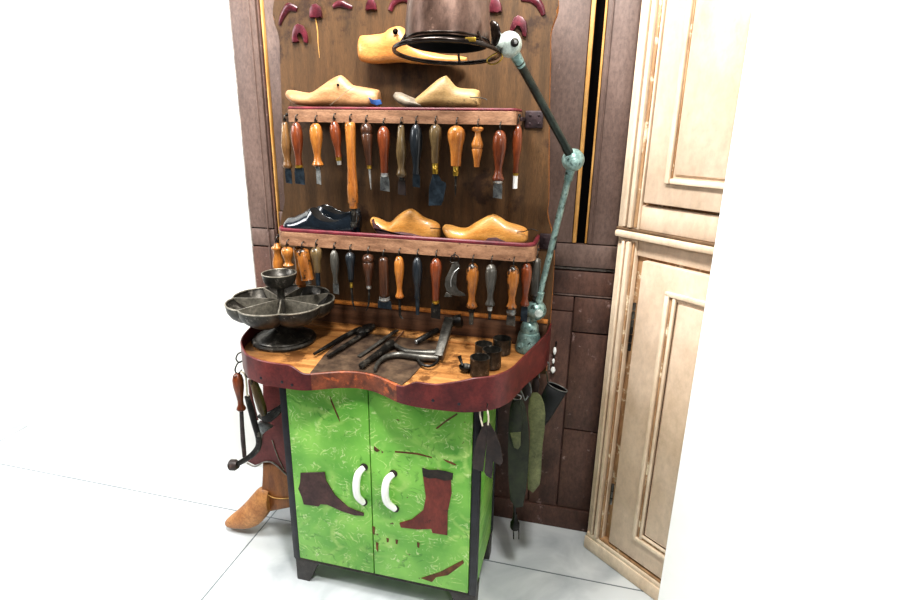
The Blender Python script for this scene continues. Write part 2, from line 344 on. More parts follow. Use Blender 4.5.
# cream cupboard
cu = thing('panelled_cupboard', 'tall cream painted cupboard with worn mouldings and panelled leaves, beside the brown doors', 'cupboard', O)
def cb(name, s0, s1, z0, z1, y0, y1, m, bev=.003, parent=cu, label=None):
    bm = BM(); box(bm, (s0, y0, z0), (s1, y1, z1), bev, CM); return obj(name, bm, M[m], parent, label=label)
S1 = .78
cb('carcass', .012, S1-.012, .02, 1.9, -.0, .02, 'creamgroove')
for a, b in ((.0, .065), (S1-.065, S1)):
    st = cb('side_stile', a, b, .055, 1.128, -.02, .0, 'cream')
    for k, (q, w, h, mm) in enumerate(((.020, .010, .010, 'cream'), (.040, .012, .016, 'cream'), (.032, .005, .003, 'creamgroove'), (.056, .006, .006, 'creamgroove'))):
        s = a+q if a == 0 else b-q-w
        cb('moulding', s, s+w, .07, 1.12, -.02-h, -.018, mm, .002, st)
    st = cb('side_stile', a-.006 if a == 0 else a, b if a == 0 else b+.006, 1.157, 1.9, -.02, .0, 'cream')
    for k, (q, w, h, mm) in enumerate(((.014, .012, .010, 'cream'), (.036, .012, .014, 'cream'), (.029, .005, .003, 'creamgroove'), (.051, .009, .005, 'creamgroove'))):
        s = a+q if a == 0 else b-q-w
        cb('moulding', s, s+w, 1.162, 1.9, -.02-h, -.018, mm, .002, st)
cb('rail', .065, S1-.065, 1.08, 1.128, -.012, .0, 'creamleaf')
cb('ledge', -.003, S1+.003, 1.130, 1.150, -.038, .0, 'cream', .006)
cb('ledge', -.004, S1+.004, 1.151, 1.158, -.03, .0, 'creamdark', .002)
cb('rail', .065, S1-.065, 1.158, 1.228, -.014, .0, 'creamleaf')
pl = cb('plinth', .0, S1, 0, .052, -.034, .0, 'cream', .006)
cb('moulding', .004, S1, .052, .068, -.03, -.0, 'cream', .005, pl)
cb('moulding', .06, S1-.06, .068, .076, -.026, -.0, 'creamgroove', .002, pl)
# upper leaf
ul = cb('door', .073, S1-.07, 1.236, 1.9, -.024, -.0, 'creamleaf', .004)
for (a, b, c, d, h, mm) in ((.136, .150, 1.296, 1.9, .034, 'cream'), (.152, S1-.15, 1.296, 1.310, .034, 'cream'), (.150, .156, 1.31, 1.9, .027, 'creamgroove')):
    cb('moulding', a, b, c, d, -h, -.022, mm, .003, ul)
cb('panel', .162, S1-.16, 1.32, 1.9, -.03, -.022, 'creamleaf', .004, ul)
# lower leaf
ll = cb('door', .095, S1-.09, .085, 1.072, -.026, -.0, 'creamleaf', .004)
for (a, b, c, d, h, mm) in ((.184, .198, .168, 1.0, .036, 'cream'), (.184, S1-.17, .166, .180, .036, 'cream'), (.184, S1-.17, .99, 1.004, .036, 'cream'), (.199, .206, .182, .99, .030, 'creamgroove'), (.208, .218, .182, .99, .034, 'cream'), (.199, S1-.19, .182, .188, .030, 'creamgroove'), (.208, S1-.2, .19, .199, .033, 'cream'), (.219, .223, .2, .98, .027, 'creamdark'), (.219, S1-.21, .2, .204, .027, 'creamdark')):
    cb('moulding', a, b, c, d, -h, -.024, mm, .003, ll)
cb('panel', .225, S1-.21, .207, .978, -.031, -.024, 'creamleaf', .006, ll)
for z in (.905, .275, .83):
    bm = BM()
    for k in range(3): lathe(bm, CM @ V((.088, -.028, z-.04+k*.027)), (0, 0, 1), [(.0, 0), (.005, .001), (.005, .024), (0, .025)], 10)
    obj('hinge', bm, M['ironlight'] if z != .83 else M['iron'], cu, label='iron hinge')

# ------------------------------------------------------------------ the cobbler's bench
W, D = .60, .29
bench = thing('cobbler_bench', 'old cobbler workbench with green cupboard base, oxblood rimmed top and tall wooden tool board', 'workbench', (.3, .15, 0))
cab = BM(); box(cab, (.004, .012, .09), (.596, D, .756), .003); cab = obj('cabinet_body', cab, M['green'], bench)
def bx(name, lo, hi, m, bev=.003, parent=bench, label=None):
    bm = BM(); box(bm, lo, hi, bev); return obj(name, bm, M[m], parent, label=label)
bx('corner_strip', (-.002, -.006, .09), (.021, .02, .747), 'black')
bx('corner_strip', (.579, -.006, .09), (.602, .02, .747), 'black')
bx('corner_strip', (.588, D-.012, .09), (.602, D+.003, .747), 'black')
bx('bottom_rail', (0, -.004, .085), (.60, .03, .097), 'inlaydark', .002)
DX = at(372, 480, y=0).x
doorL = bx('door', (.022, -.008, .098), (DX-.0015, .012, .747), 'green', .002)
doorR = bx('door', (DX+.0015, -.008, .098), (.578, .012, .747), 'green', .002)
for x0, sx in ((.0, 1), (.60, -1)):
    for yy in (0.0, D):
        bm = BM(); dy = .03 if yy == 0 else -.03
        prism(bm, [(x0, yy, .09), (x0+sx*.085, yy, .09), (x0+sx*.045, yy, 0), (x0+sx*.002, yy, 0)], (0, dy, 0), .002)
        prism(bm, [(x0+sx*.001, yy+dy*.05, .0899), (x0+sx*.001, yy+(.07 if yy == 0 else -.07), .0899), (x0+sx*.001, yy+dy*1.4, .0002), (x0+sx*.001, yy+dy*.05, .0002)], (sx*.03, 0, 0))
        obj('foot', bm, M['footmat'], bench)
# boot inlays on the doors
def inlay(pts, m, parent, name='boot_inlay', y=-.0085, th=-.003, label=None):
    P = pxs(pts, y=y); bm = BM(); prism(bm, P, (0, th, 0), .0008, 1); return obj(name, bm, M[m], parent, label=label)
inlay([(300.8, 472.5), (325, 471.7), (326.3, 480.8), (335, 495), (348, 506.7), (356, 510.5), (364, 512.5), (364, 515.5), (355, 515), (341.7, 510.8), (328, 504), (320.8, 503.3), (319, 506), (304, 504), (302.5, 496.7), (298.5, 488.3), (300.8, 481.7)], 'inlaybrown', doorL, label='dark brown ankle boot silhouette')
br = inlay([(422.6, 471), (451, 478), (451.8, 492.7), (447.8, 512), (447.5, 534.8), (432.5, 532.5), (431.8, 528), (418, 529), (401, 527), (399.6, 522.5), (412, 519.5), (423.7, 510), (426.4, 496.5)], 'inlayred', doorR, label='red tall boot silhouette')
inlay([(422.3, 467.5), (429, 470), (438, 469.5), (446, 471), (453.2, 473), (452.6, 479.5), (444, 480.5), (436, 477.5), (429, 478.5), (423, 476)], 'inlaydark', br, 'boot_cuff', -.011, -.0015)
for pts, d in (([(363.8, 467.5), (358.2, 474), (356.2, 485), (357.5, 496), (363.5, 502.5)], doorL), ([(393.2, 474), (387.2, 480), (385.0, 491), (387, 502), (395, 509)], doorR)):
    bm = BM(); P = [at(u, v, y=-.012 - .022*math.sin(PI*i/4)) for i, (u, v) in enumerate(pts)]
    tube(bm, spline(P, 6), [.0085, .0108, .0115, .0108, .009], 14); h = obj('handle', bm, M['ceramic'], d, label='white ceramic bow handle')
    for e in (0, -1):
        bm = BM(); p = P[e]; c = V((p.x, -.009, p.z)); lathe(bm, c, (0, -1, 0), [(0, 0), (.012, 0), (.012, .003), (.008, .006), (0, .007)], 16); obj('handle_rosette', bm, M['inlaydark'], h)
for pts in ([(421, 578), (440, 572), (463, 560), (464, 563), (448, 575), (436, 577), (432, 582)], [(395, 451), (403, 451.5), (418, 453), (432, 457), (432, 458), (417, 454.5), (403, 453), (395, 452.3)],
            [(436, 428), (447, 419.5), (457, 413), (457.6, 414.5), (446, 422), (437, 429)], [(330, 396), (334, 405), (339, 417), (340, 422), (337, 416), (331, 402)], [(374, 446), (380, 450.5), (377, 452), (374, 450)], [(372.5, 526), (375, 527), (374.5, 535), (372.8, 533)], [(376, 542), (378.5, 543), (378, 552), (376.3, 549)], [(386.5, 538), (389, 538.6), (388.6, 542), (386.8, 542)], [(395.5, 539.5), (398.2, 540), (397.4, 544), (395.8, 543.6)], [(417, 542), (419.8, 543), (419.2, 548), (417.4, 547)], [(443, 459), (452, 462), (456.5, 464.6), (455, 465.4), (447, 462)]):
    cx = sum(p[0] for p in pts)/len(pts)
    inlay(pts, 'scratch', doorR if cx > 372 else doorL, 'scratch', -.0082, -.0006)

# table top
OUT = [(-.150, .312), (-.160, .2), (-.155, .10), (-.135, .024), (-.077, -.045), (-.045, -.066), (.006, -.084), (.074, -.088), (.128, -.085), (.170, -.066), (.215, -.044), (.262, -.034), (.308, -.040), (.350, -.058), (.398, -.082), (.456, -.091), (.52, -.090), (.57, -.085), (.615, -.066), (.648, -.040), (.676, .01), (.700, .105), (.728, .19), (.746, .25), (.750, .312)]
pl2 = [(p.x, p.y) for p in spline([(x, y, 0) for x, y in OUT], 5)]
ZT = .795; ZL = .748
bm = BM(); prism(bm, [(x*.985+.0045, (y+.004), .757) for x, y in pl2], (0, 0, ZT-.757), .003); top = obj('table_top', bm, M['table'], bench)
def lipz(i):
    x, y = pl2[i]
    if x < .262:
        e = max(0., min(1., (.135-x)/.05)) if y < -.03 else (1. if x < .1 else 0.)
        return ZT + .002 + .023*e*(3-2*e)*e/1. + (.028*max(0, min(1, (y-.0)/.2)) if x < -.05 else 0)
    e = max(0., min(1., (x-.40)/.05)) if y < -.03 and x < .5 else (1. if x > .42 else 0.)
    return ZT + .002 + .022*(3-2*e)*e*e + .024*max(0, min(1, (x-.50)/.09)) + (.024*max(0, min(1, (y-.1)/.2)) if x > .6 else 0)
zz = [lipz(i) for i in range(len(pl2))]
cut = [i for i, p in enumerate(pl2) if .140 < p[0] < .392 and p[1] < .1]
a, b = cut[0], cut[-1]
bm = BM(); strip(bm, pl2[:a+1], .006, ZL, zz[:a+1]); lipL = obj('rim', bm, M['red'], bench, label='oxblood metal rim')
bm = BM(); strip(bm, pl2[b:], .006, ZL, zz[b:]); lipR = obj('rim', bm, M['red'], bench, label='oxblood metal rim')
bm = BM(); strip(bm, pl2[a:b+1], .008, ZL, zz[a:b+1]); obj('front_edge', bm, M['redworn'], bench, label='worn orange red front edge')
for (u, v), lip in (((261, 378), lipL), ((282, 382), lipL), ((292, 385), lipL), ((433, 400.5), lipR), ((459, 404), lipR)):
    i = min(range(len(pl2)), key=lambda k: abs(at(u, v, y=pl2[k][1]).x - pl2[k][0]) + (0 if pl2[k][1] < .1 else 9))
    p = at(u, v, y=pl2[i][1]); bm = BM(); lathe(bm, p+V((0, .002, 0)), (0, -1, 0), [(0, 0), (.0045, 0), (.004, .003), (0, .005)], 10); obj('rivet', bm, M['black'], lip)
bm = BM(); prism(bm, [(.140, -.072, ZT), (.170, -.058, ZT), (.215, -.036, ZT), (.262, -.026, ZT), (.308, -.032, ZT), (.350, -.050, ZT), (.402, -.074, ZT), (.410, -.03, ZT), (.428, .243, ZT), (.112, .243, ZT), (.122, .05, ZT)], (0, 0, .0025), .0008, 1)
obj('centre_plate', bm, M['plate'], bench, label='dark worn leather plate')
bx('back_rail', (-.14, .289, ZT), (.74, .30, .872), 'rail', .003)
bx('back_batten', (-.135, .243, ZT), (.635, .289, ZT+.012), 'table', .003)
bx('back_rail_edge', (-.14, .284, .872), (.74, .30, .884), 'board_edge', .003)

# tool board
RB = [(.745, .70), (.746, 1.0), (.742, 1.096), (.735, 1.14), (.723, 1.175), (.716, 1.205), (.717, 1.24), (.711, 1.34), (.704, 1.455), (.697, 1.61), (.694, 1.668), (.700, 1.697), (.709, 1.724), (.706, 1.76), (.69, 1.795), (.655, 1.84), (.60, 1.90), (.52, 1.93), (.42, 1.925), (.36, 1.95), (.30, 1.975)]
rb = spline([(x, z, 0) for x, z in RB], 3)
pts = [(p.x, .30, p.y) for p in rb]; pts += [(.60-p.x, .30, p.y) for p in rb[::-1][1:]]
bm = BM(); prism(bm, pts, (0, .028, 0), .004, 2)
for f in bm.faces: f.material_index = 0 if abs(f.normal.y) > .9 else 1
board = obj('tool_board', bm, [M['board'], M['board_edge']], bench, label='dark oak back board with shaped sides')

# shelves
def shelf(x0, x1, yf, z0, z1, rc, mtrim):
    pth = [(x0, .298)] + [(x0+rc-rc*math.cos(t), yf+rc-rc*math.sin(t)) for t in [PI/2*k/6 for k in range(7)]]
    pth += [(x1-rc+rc*math.sin(t), yf+rc-rc*math.cos(t)) for t in [PI/2*k/6 for k in range(7)]] + [(x1, .298)]
    bm = BM(); prism(bm, [(x*.99+.004 if x < .3 else x-.004, max(y+.004, yf+.005) if y < .29 else .299, z0+.004) for x, y in pth], (0, 0, .016)); s = obj('shelf', bm, M['shelf_in'], bench, smooth=False)
    bm = BM(); strip(bm, pth, .010, z0, z1-mtrim); obj('shelf_edge', bm, M['shelf'], s)
    bm = BM(); strip(bm, pth, .011, z1-mtrim, z1); obj('red_trim', bm, M['redtrim'], s, label='dark red painted top edge')
    return s
Y1, Y2 = .181, .161
sh1 = shelf(-.020, .630, Y1, 1.441, 1.482, .012, .006)
sh2 = shelf(-.078, .700, Y2, 1.088, 1.139, .038, .009)
for x, z, s in ((.665, 1.455, sh1), (.725, 1.12, sh2)):
    bm = BM(); box(bm, (x-.026, .292, z-.022), (x+.024, .301, z+.024), .004)
    box(bm, (x-.03, .22, z-.004), (x-.024, .299, z+.006), .001)
    for dx, dz in ((-.012, .012), (.012, .012), (-.012, -.01), (.012, -.01)): lathe(bm, (x+dx, .293, z+dz), (0, -1, 0), [(0, 0), (.004, 0), (.003, .003), (0, .004)], 8)
    obj('bracket', bm, M['rustplate'], s, label='dark iron bracket')
hook0 = [None, None]
def hook(x, y, z, s, k):
    if hook0[k] is None:
        bm = BM(); P = [V((0, .016, .004)), V((0, .004, .004)), V((0, -.010, .001)), V((0, -.014, -.008)), V((0, -.009, -.0135)), V((0, -.003, -.010))]
        tube(bm, spline(P, 4), .0016, 8); lathe(bm, (0, .003, .004), (0, -1, 0), [(0, 0), (.005, 0), (.004, .002), (0, .003)], 10)
        me = bpy.data.meshes.new('hook'); bm.to_mesh(me); bm.free(); me.materials.append(M['iron']); hook0[k] = me
        for p in me.polygons: p.use_smooth = True
    o = bpy.data.objects.new('hook', hook0[k]); COL.objects.link(o); o.parent = s; o.location = V((x, y, z)) - wl(s); return o

# carved ornaments on the board
YO = .30
def orn(pts, r, name='ornament', label=None):
    P = [at(u, v, y=YO-.002) for u, v in pts]; bm = BM(); s = mpp(P[0])
    rr = [q*s for q in r]; sp = spline(P, 5); tube(bm, sp, rr, 12); 
    bmesh.ops.scale(bm, vec=(1, .55, 1), space=Matrix.Translation((0, -YO, 0)), verts=bm.verts[:])
    return obj(name, bm, M['orn'], board, label=label)
def ornp(pts, label=None):
    P = [at(u, v, y=YO+.001) for u, v in pts]; bm = BM(); prism(bm, P, (0, -.010, 0), .003); o = obj('ornament', bm, M['orn'], board, label=label)
    return o
orn([(279.5, 25), (281, 19), (284.5, 12), (289, 7), (297, 9.5)], [1.5, 2.4, 3.2, 4, 2.4], label='carved oxblood horn shape')
ornp([(293.5, 43), (293, 38), (294, 30), (296, 25.5), (299, 24), (304, 26), (307.5, 32), (308.8, 38), (308.5, 43.5), (305, 42.5), (304, 39), (304.5, 35), (302, 32), (299, 32.5), (297.5, 36), (298, 39.5), (300, 41.5), (297, 42.5)], 'carved oxblood heel plate shape')
ornp([(310.5, 18), (310.8, 10), (313, 5), (317, 4), (321, 7), (322.8, 13), (322.8, 18), (319, 17), (314, 18.5)])
orn([(333, 7), (337, 4.5), (342, 4), (347, 6), (352, 7.5)], [1.8, 3, 3.4, 2.8, 1.8])
ornp([(366, 10.5), (367.5, 4), (369, 0), (371.5, -2), (374.5, 0), (376.5, 4), (377.5, 10), (375, 10.5), (372, 8.5), (369, 11)])
orn([(390, 10.5), (393, 4), (398, 0), (405, -1), (410, 3)], [2.6, 3, 3.2, 3, 2.2])
orn([(521, -1), (530, -1), (537, 2), (541, 8), (543.5, 15)], [2, 3, 3.8, 3.4, 2])
ornp([(489.5, 12.5), (490, 5), (492, -1), (496, -3), (500, 1), (502, 7), (502, 12.5), (498, 12), (493, 13)])
ornp([(509.5, 33), (511, 26), (514.5, 18), (518.5, 15.5), (523, 17.5), (526.5, 22), (527.5, 30), (526.5, 37.5), (522, 36), (523, 30), (521, 25.5), (517, 24.5), (514, 29), (513, 34)])
bm = BM(); P = pxs([(315.5, 18), (317.5, 30), (318, 42), (319.5, 58)], y=.2995); tube(bm, P, [.002, .0022, .0018, .0006], 6); obj('crack', bm, M['rawwood'], board, label='pale split in the wood')

# ------------------------------------------------------------------ hanging tools
ST = {
 'pear': [(0, .15), (.02, .5), (.07, .8), (.18, 1), (.36, .98), (.55, .74), (.74, .52), (.86, .58), (.93, .82), (.965, .9), (1, .7)],
 'bulb': [(0, .2), (.03, .55), (.09, .85), (.18, 1), (.32, .97), (.5, .76), (.72, .62), (.9, .6), (1, .55)],
 'slim': [(0, .4), (.04, .62), (.28, .78), (.5, 1), (.62, .9), (.8, .62), (.91, .85), (.95, 1.0), (1, .75)],
 'tear': [(0, .2), (.03, .5), (.12, .85), (.28, 1), (.5, .92), (.72, .62), (.86, .52), (1, .6)],
 'stick': [(0, .6), (.015, .9), (.05, 1), (.3, .85), (.55, .8), (.75, 1), (.93, 1), (.95, .75), (1, .72)],
 'spin': [(0, .7), (.03, 1), (.09, .95), (.13, .5), (.22, .55), (.42, 1), (.5, .97), (.53, .82), (.56, .93), (.8, .6), (.9, .5), (1, .45)],
 'coll': [(0, .3), (.04, .75), (.12, 1), (.22, 1), (.25, .85), (.28, .98), (.5, .82), (.8, .56), (1, .5)],
 'cyl': [(0, .5), (.03, .85), (.08, 1), (.5, 1), (.9, .92), (.97, 1), (1, .7)],
 'vase': [(0, .2), (.04, .45), (.10, .5), (.16, .95), (.22, 1), (.28, .8), (.5, .62), (.75, .95), (1, 1)]}
def tool(px, yt, yb, w, st, wd, bits, label, yp, sh, k, name='awl', tilt=0., group=None, cat='tool', hk=True, dy=0.):
    p = at(px, yt, y=yp); q = at(px, yb, y=yp); s = mpp(p); L = p.z-q.z; r = w*s/2
    t = thing(name, label, cat, p, group); ax = V((math.sin(tilt), dy, -math.cos(tilt))).normalized()
    bm = BM(); lathe(bm, p, ax, [(a*r, h*L) for h, a in ST[st]], 20)
    obj('handle', bm, WOODS[wd], t, angle=60)
    bm = BM(); tube(bm, [p - ax*.004 + V((0, math.cos(2*PI*i/12)*.0055, math.sin(2*PI*i/12)*.0055+.001)) for i in range(12)], .0013, 6, closed=True); obj('hanging_ring', bm, M['iron'], t)
    if hk: hook(p.x, yp+.013, p.z+.0165, sh, k)
    c = p + ax*(L*.995)
    for b in bits:
        kd = b[0]; ln = b[1]*s; ww = b[2]*s; m = M[b[3]] if len(b) > 3 else M['steel']; bm = BM()
        if kd == 'f': lathe(bm, c, ax, [(0, 0), (ww/2, .0003), (ww/2*.92, ln*.5), (ww/2*1.05, ln*.55), (ww/2*.9, ln), (0, ln)], 14); obj('ferrule', bm, m, t)
        elif kd == 'n': lathe(bm, c, ax, [(ww/2, 0), (ww/2*.8, ln*.6), (.0003, ln)], 8); obj('needle', bm, m, t)
        elif kd == 's': lathe(bm, c, ax, [(0, 0), (ww/2, .0003), (ww/2*.9, ln), (0, ln)], 10); obj('shaft', bm, m, t)
        elif kd == 'b':
            side = ax.cross(V((0, 1, 0))).normalized()
            e = b[4] if len(b) > 4 else 1.
            prism(bm, [c - side*ww*.42 + V((0, -.001, 0)), c + side*ww*.42 + V((0, -.001, 0)), c + ax*ln*.3 + side*ww*.5*e + V((0, -.001, 0)), c + ax*ln + side*ww*.5*e + V((0, -.001, 0)), c + ax*ln*.94 - side*ww*.5*e + V((0, -.001, 0)), c + ax*ln*.3 - side*ww*.5*e + V((0, -.001, 0))], (0, .003, 0), .0007, 1); obj('blade', bm, m, t)
        elif kd == 'c':
            sg = b[4]; P = [c, c + ax*ln*.4 + V((sg*.001, 0, 0)), c + ax*ln*.75 + V((sg*.004, -.001, 0)), c + ax*ln + V((sg*.011, -.003, 0))]
            tube(bm, spline(P, 5), [ww/2, ww/2, ww/2*.8, ww*.15], 8); obj('curved_point', bm, m, t)
        elif kd == 'h':
            lathe(bm, c + V((-ww*.6, 0, -ln*.4)), (1, 0, 0), [(0, 0), (ln*.55, .001), (ln*.5, ww*.4), (ln*.35, ww*.5), (ln*.42, ww*1.1), (0, ww*1.12)], 16); obj('hammer_head', bm, m, t)
        elif kd == 'k':      # broad cleaver blade
            Q = [(-2.5, 0), (3, 0), (6.5, 7), (11, 8.5), (12, 12), (10, 20), (9, 27), (6.5, 32), (-7, 33), (-6.5, 14)]
            prism(bm, [c + V((u*s, -.0015, -v*s)) for u, v in Q], (0, .003, 0), .0008, 1); obj('blade', bm, m, t)
        c = c + ax*ln
    return t
g1 = 'wooden handled tools hanging from the upper shelf'; g2 = 'wooden handled tools hanging from the lower shelf'
def up(*a, **k): return tool(*a, yp=Y1-.013, sh=sh1, k=0, group=g1, **k)
def lo(*a, **k): return tool(*a, yp=Y2-.013, sh=sh2, k=1, group=g2, **k)
t = tool(284.5, 122, 168, 10, 'slim', 'pale_brown_handle', [('b', 16, 7, 'bluesteel')], 'narrow pale brown knife hanging leftmost at the end of the upper shelf', yp=.205, sh=sh1, k=0, group=g1, name='cobbler_knife')
up(296, 122, 165, 12, 'tear', 'reddish_handle', [('f', 3, 8, 'brass'), ('b', 17, 11, 'bluesteel')], 'reddish handled knife with broad dark blade, second from the left under the upper shelf', name='cobbler_knife')
up(315.5, 123, 166, 13, 'pear', 'orange_handle', [('f', 3, 6, 'steel'), ('b', 16, 5, 'silver')], 'glossy orange pear shaped handle with a slim grey steel blade, upper shelf', name='chisel')
up(334, 121, 157, 11, 'tear', 'reddish_handle', [('f', 4, 6, 'brass'), ('s', 4, 5, 'silver')], 'short tilted orange brown handle with tiny metal tip beside the longest wooden handle', name='awl', tilt=.09)
up(350, 122, 208, 11, 'stick', 'orange_handle', [('f', 2, 7, 'iron'), ('s', 13, 5, 'iron'), ('f', 5, 7, 'ironlight')], 'tool with the longest plain light wood handle under the upper shelf', name='burnishing_iron')
up(366, 123, 165, 12, 'coll', 'dark_brown_handle', [('f', 4, 5, 'brass'), ('n', 21, 2.6, 'silver')], 'dark brown collared handle with thin needle, right of the longest wooden handle', name='awl', tilt=.05)
up(383.5, 126, 173, 13, 'bulb', 'reddish_handle', [('f', 4, 8, 'silver'), ('b', 15, 10, 'steel')], 'red brown handle with short square grey blade, fourth before the cleaver', name='scraper')
up(401, 125, 177, 11, 'slim', 'khaki_handle', [('f', 4, 6, 'iron'), ('b', 15, 8.5, 'leather')], 'pale khaki slender handle with brown rusty square blade', name='scraper')
up(416, 124, 174, 13, 'tear', 'black_handle', [('b', 14, 8, 'bluesteel')], 'black handled scraper left of the cleaver under the upper shelf', name='scraper')
up(435.5, 124, 163, 13, 'bulb', 'khaki_handle', [('f', 11, 6.5, 'brass'), ('k', 32, 14, 'bluesteel')], 'brown handle with brass ferrule and broad dark cleaver blade', name='leather_cleaver')
up(456.5, 125.5, 166, 18, 'bulb', 'bright_handle', [('f', 10, 6, 'brass'), ('n', 22, 2.6, 'iron')], 'fat orange bulb handled awl with brass ferrule and needle', name='awl')
up(477.8, 127, 167, 12, 'spin', 'bright_handle', [], 'short turned orange handle without any blade, third from the right on the upper shelf', name='tool_handle')
up(500, 130, 181, 14, 'pear', 'reddish_handle', [('f', 2.5, 10, 'silver'), ('b', 16, 9.5, 'steel')], 'big glossy red brown handle with square steel blade, second from right, upper row', name='chisel')
t = tool(518, 124, 173, 10, 'tear', 'reddish_handle', [('f', 3, 6, 'brass'), ('s', 13, 5.5, 'ceramic')], 'red brown handle with a white tip, rightmost under the upper shelf', yp=.205, sh=sh1, k=0, group=g1, name='creasing_tool')
# lower row
tool(276.5, 243, 267, 11, 'vase', 'orange_handle', [], 'pale turned wooden handle at the left end of the lower shelf', yp=.19, sh=sh2, k=1, group=g2, name='awl')
lo(287, 247, 265.5, 12, 'pear', 'orange_handle', [], 'plump orange handle second from the left under the lower shelf, behind the nail dish', name='awl')
tool(299, 247, 286, 12, 'stick', 'orange_handle', [], 'pale straight stick handle hanging behind the tilted mottled handle', yp=.225, sh=sh2, k=1, group=g2, name='tool_handle', hk=False)
lo(302, 249, 280, 13, 'cyl', 'mottled_handle', [('f', 4, 6, 'silver')], 'tilted mottled orange handle just right of the nail dish bowl', name='rasp', tilt=.14)
lo(316, 247, 272, 12, 'bulb', 'khaki_handle', [('s', 14, 5, 'bluesteel')], 'short glossy brown bulb handle with pale highlight, above the nail dish right side', name='awl')
lo(334, 250, 283, 9, 'tear', 'grey_handle', [('b', 12, 7, 'steel', .9)], 'slim grey handle right of the nail dish bowl', name='awl')
lo(350, 252, 279, 10, 'bulb', 'black_handle', [('f', 3, 5, 'iron'), ('f', 6, 3, 'brass'), ('c', 24, 2.4, 'iron', 1)], 'dark handle with brass collar and black curved point, lower shelf', name='curved_awl')
lo(368, 254, 285, 12, 'coll', 'dark_brown_handle', [('f', 4, 5, 'silver'), ('c', 24, 2.4, 'iron', -1)], 'dark brown collared handle with black point curving to the left', name='curved_awl')
lo(383.5, 257, 297, 10, 'cyl', 'dark_brown_handle', [('f', 4, 11, 'silver'), ('b', 9, 15, 'bluesteel')], 'straight dull dark cylinder handle with silver cap and blue steel head', name='edge_iron')
lo(399, 256, 298, 10, 'pear', 'orange_handle', [('s', 16, 3, 'iron'), ('c', 6, 3, 'iron', 1)], 'slim orange handle with thin black shaft, next to the black handle on the lower shelf', name='awl')
lo(417.3, 257, 298, 10.5, 'tear', 'black_handle', [('s', 18, 4.5, 'bluesteel')], 'black handle with dark steel shaft, lower shelf', name='awl')
lo(436, 258, 300, 12, 'bulb', 'reddish_handle', [('f', 4, 7, 'brass'), ('b', 17, 10, 'iron')], 'red brown handle with dark iron blade, left of the grey crescent cutter', name='chisel')
lo(472.8, 263, 308, 13, 'pear', 'mottled_handle', [('f', 5, 7, 'iron'), ('s', 13, 5, 'ironlight')], 'large dark and orange mottled handle right of the grey crescent cutter', name='burnishing_iron')
lo(491.5, 264, 306, 11.5, 'pear', 'grey_handle', [('s', 5, 6, 'silver'), ('s', 10, 3.5, 'iron')], 'grey black handle with shiny collar, second right of the crescent cutter', name='burnishing_iron')
lo(513.5, 265.5, 309, 12.5, 'pear', 'mottled_handle', [('f', 6, 10, 'steel'), ('b', 13, 9, 'ironlight')], 'black and orange handle with a wide steel socket, nearest the lamp base', name='burnishing_iron')
tool(527, 263, 306, 11, 'pear', 'reddish_handle', [('b', 18, 7, 'bluesteel')], 'red brown handle at the rounded right end of the lower shelf', yp=.170, sh=sh2, k=1, group=g2, name='chisel')
tool(537, 258, 296, 9, 'cyl', 'grey_handle', [('s', 6, 5, 'iron')], 'dull grey straight handle rightmost behind the lower shelf end', yp=.225, sh=sh2, k=1, group=g2, name='awl')
# crescent cutter
yq = Y2-.013; p = at(454, 259, y=yq)
t = thing('crescent_cutter', 'grey steel crescent shaped cutter hanging from the lower shelf', 'tool', p, g2)
bm = BM(); prism(bm, pxs([(453, 262), (457.5, 262), (460, 266), (458.5, 270), (456, 276), (455.5, 286), (458, 291), (464, 293.5), (465.5, 296), (459, 296.5), (451.5, 295), (446.5, 291), (444.5, 285), (445.5, 278), (449, 271)], y=yq), (0, .004, 0), .0012); obj('blade', bm, M['ironlight'], t)
bm = BM(); tube(bm, spline(pxs([(459, 268), (454, 273), (451, 280), (451, 287)], y=yq-.001), 4), [.0016, .002, .002, .001], 6); obj('ridge', bm, M['silver'], t)
bm = BM(); prism(bm, pxs([(444, 297), (446, 292), (451, 295), (452, 297)], y=yq+.001), (0, .003, 0), .0008); obj('point', bm, M['ironlight'], t)
bm = BM(); tube(bm, spline(pxs([(455, 263), (450.5, 262), (451, 257), (455, 254.5), (459, 258), (458, 263)], y=yq), 3), .0016, 6); obj('hanging_ring', bm, M['iron'], t)
hook(p.x, Y2, p.z+.012, sh2, 1)

# ------------------------------------------------------------------ shoe lasts
def sell(a, n): return math.copysign(abs(a)**n, a)
def loft_px(bm, yc, stn, n=24, bot=.55):
    rs = []
    for px, pt, pb, hw, *dy in stn:
        a = at(px, pt, y=yc); b = at(px, pb, y=yc); mid = (a.z+b.z)/2; hv = abs(a.z-b.z)/2; yo = dy[0] if dy else 0
        ring = []
        for j in range(n):
            th = 2*PI*j/n; c, s = math.cos(th), math.sin(th)
            e = 1.0 if s > 0 else bot
            yy = sell(c, .8 if s > 0 else bot)*hw * (1 if s < 0 else (1-.25*s))
            ring.append(V((a.x, yc+yo+yy, mid + sell(s, .9 if s > 0 else bot)*hv)))
        rs.append(ring)
    rings(bm, rs)
def last(label, yc, stn, m, name='shoe_last', extras=()):
    base = at(stn[len(stn)//2][0], stn[len(stn)//2][2], y=yc)
    t = thing(name, label, 'shoe last', base, 'wooden shoe lasts')
    dense = []
    S = spline([V((a, b, c)) for a, b, c, *_ in stn], 3); H = spline([V((s[3], 0, 0)) for s in stn], 3)
    bm = BM(); loft_px(bm, yc, [(p.x, p.y, p.z, h.x) for p, h in zip(S, H)]); obj('body', bm, M[m], t, angle=55)
    return t
def grow(o, pts, r, m, name, yc, label=None, dy=0.):
    bm = BM(); tube(bm, spline([at(u, v, y=yc+dy) for u, v in pts], 4), r, 8); return obj(name, bm, M[m], o, label=label)
yc = .235
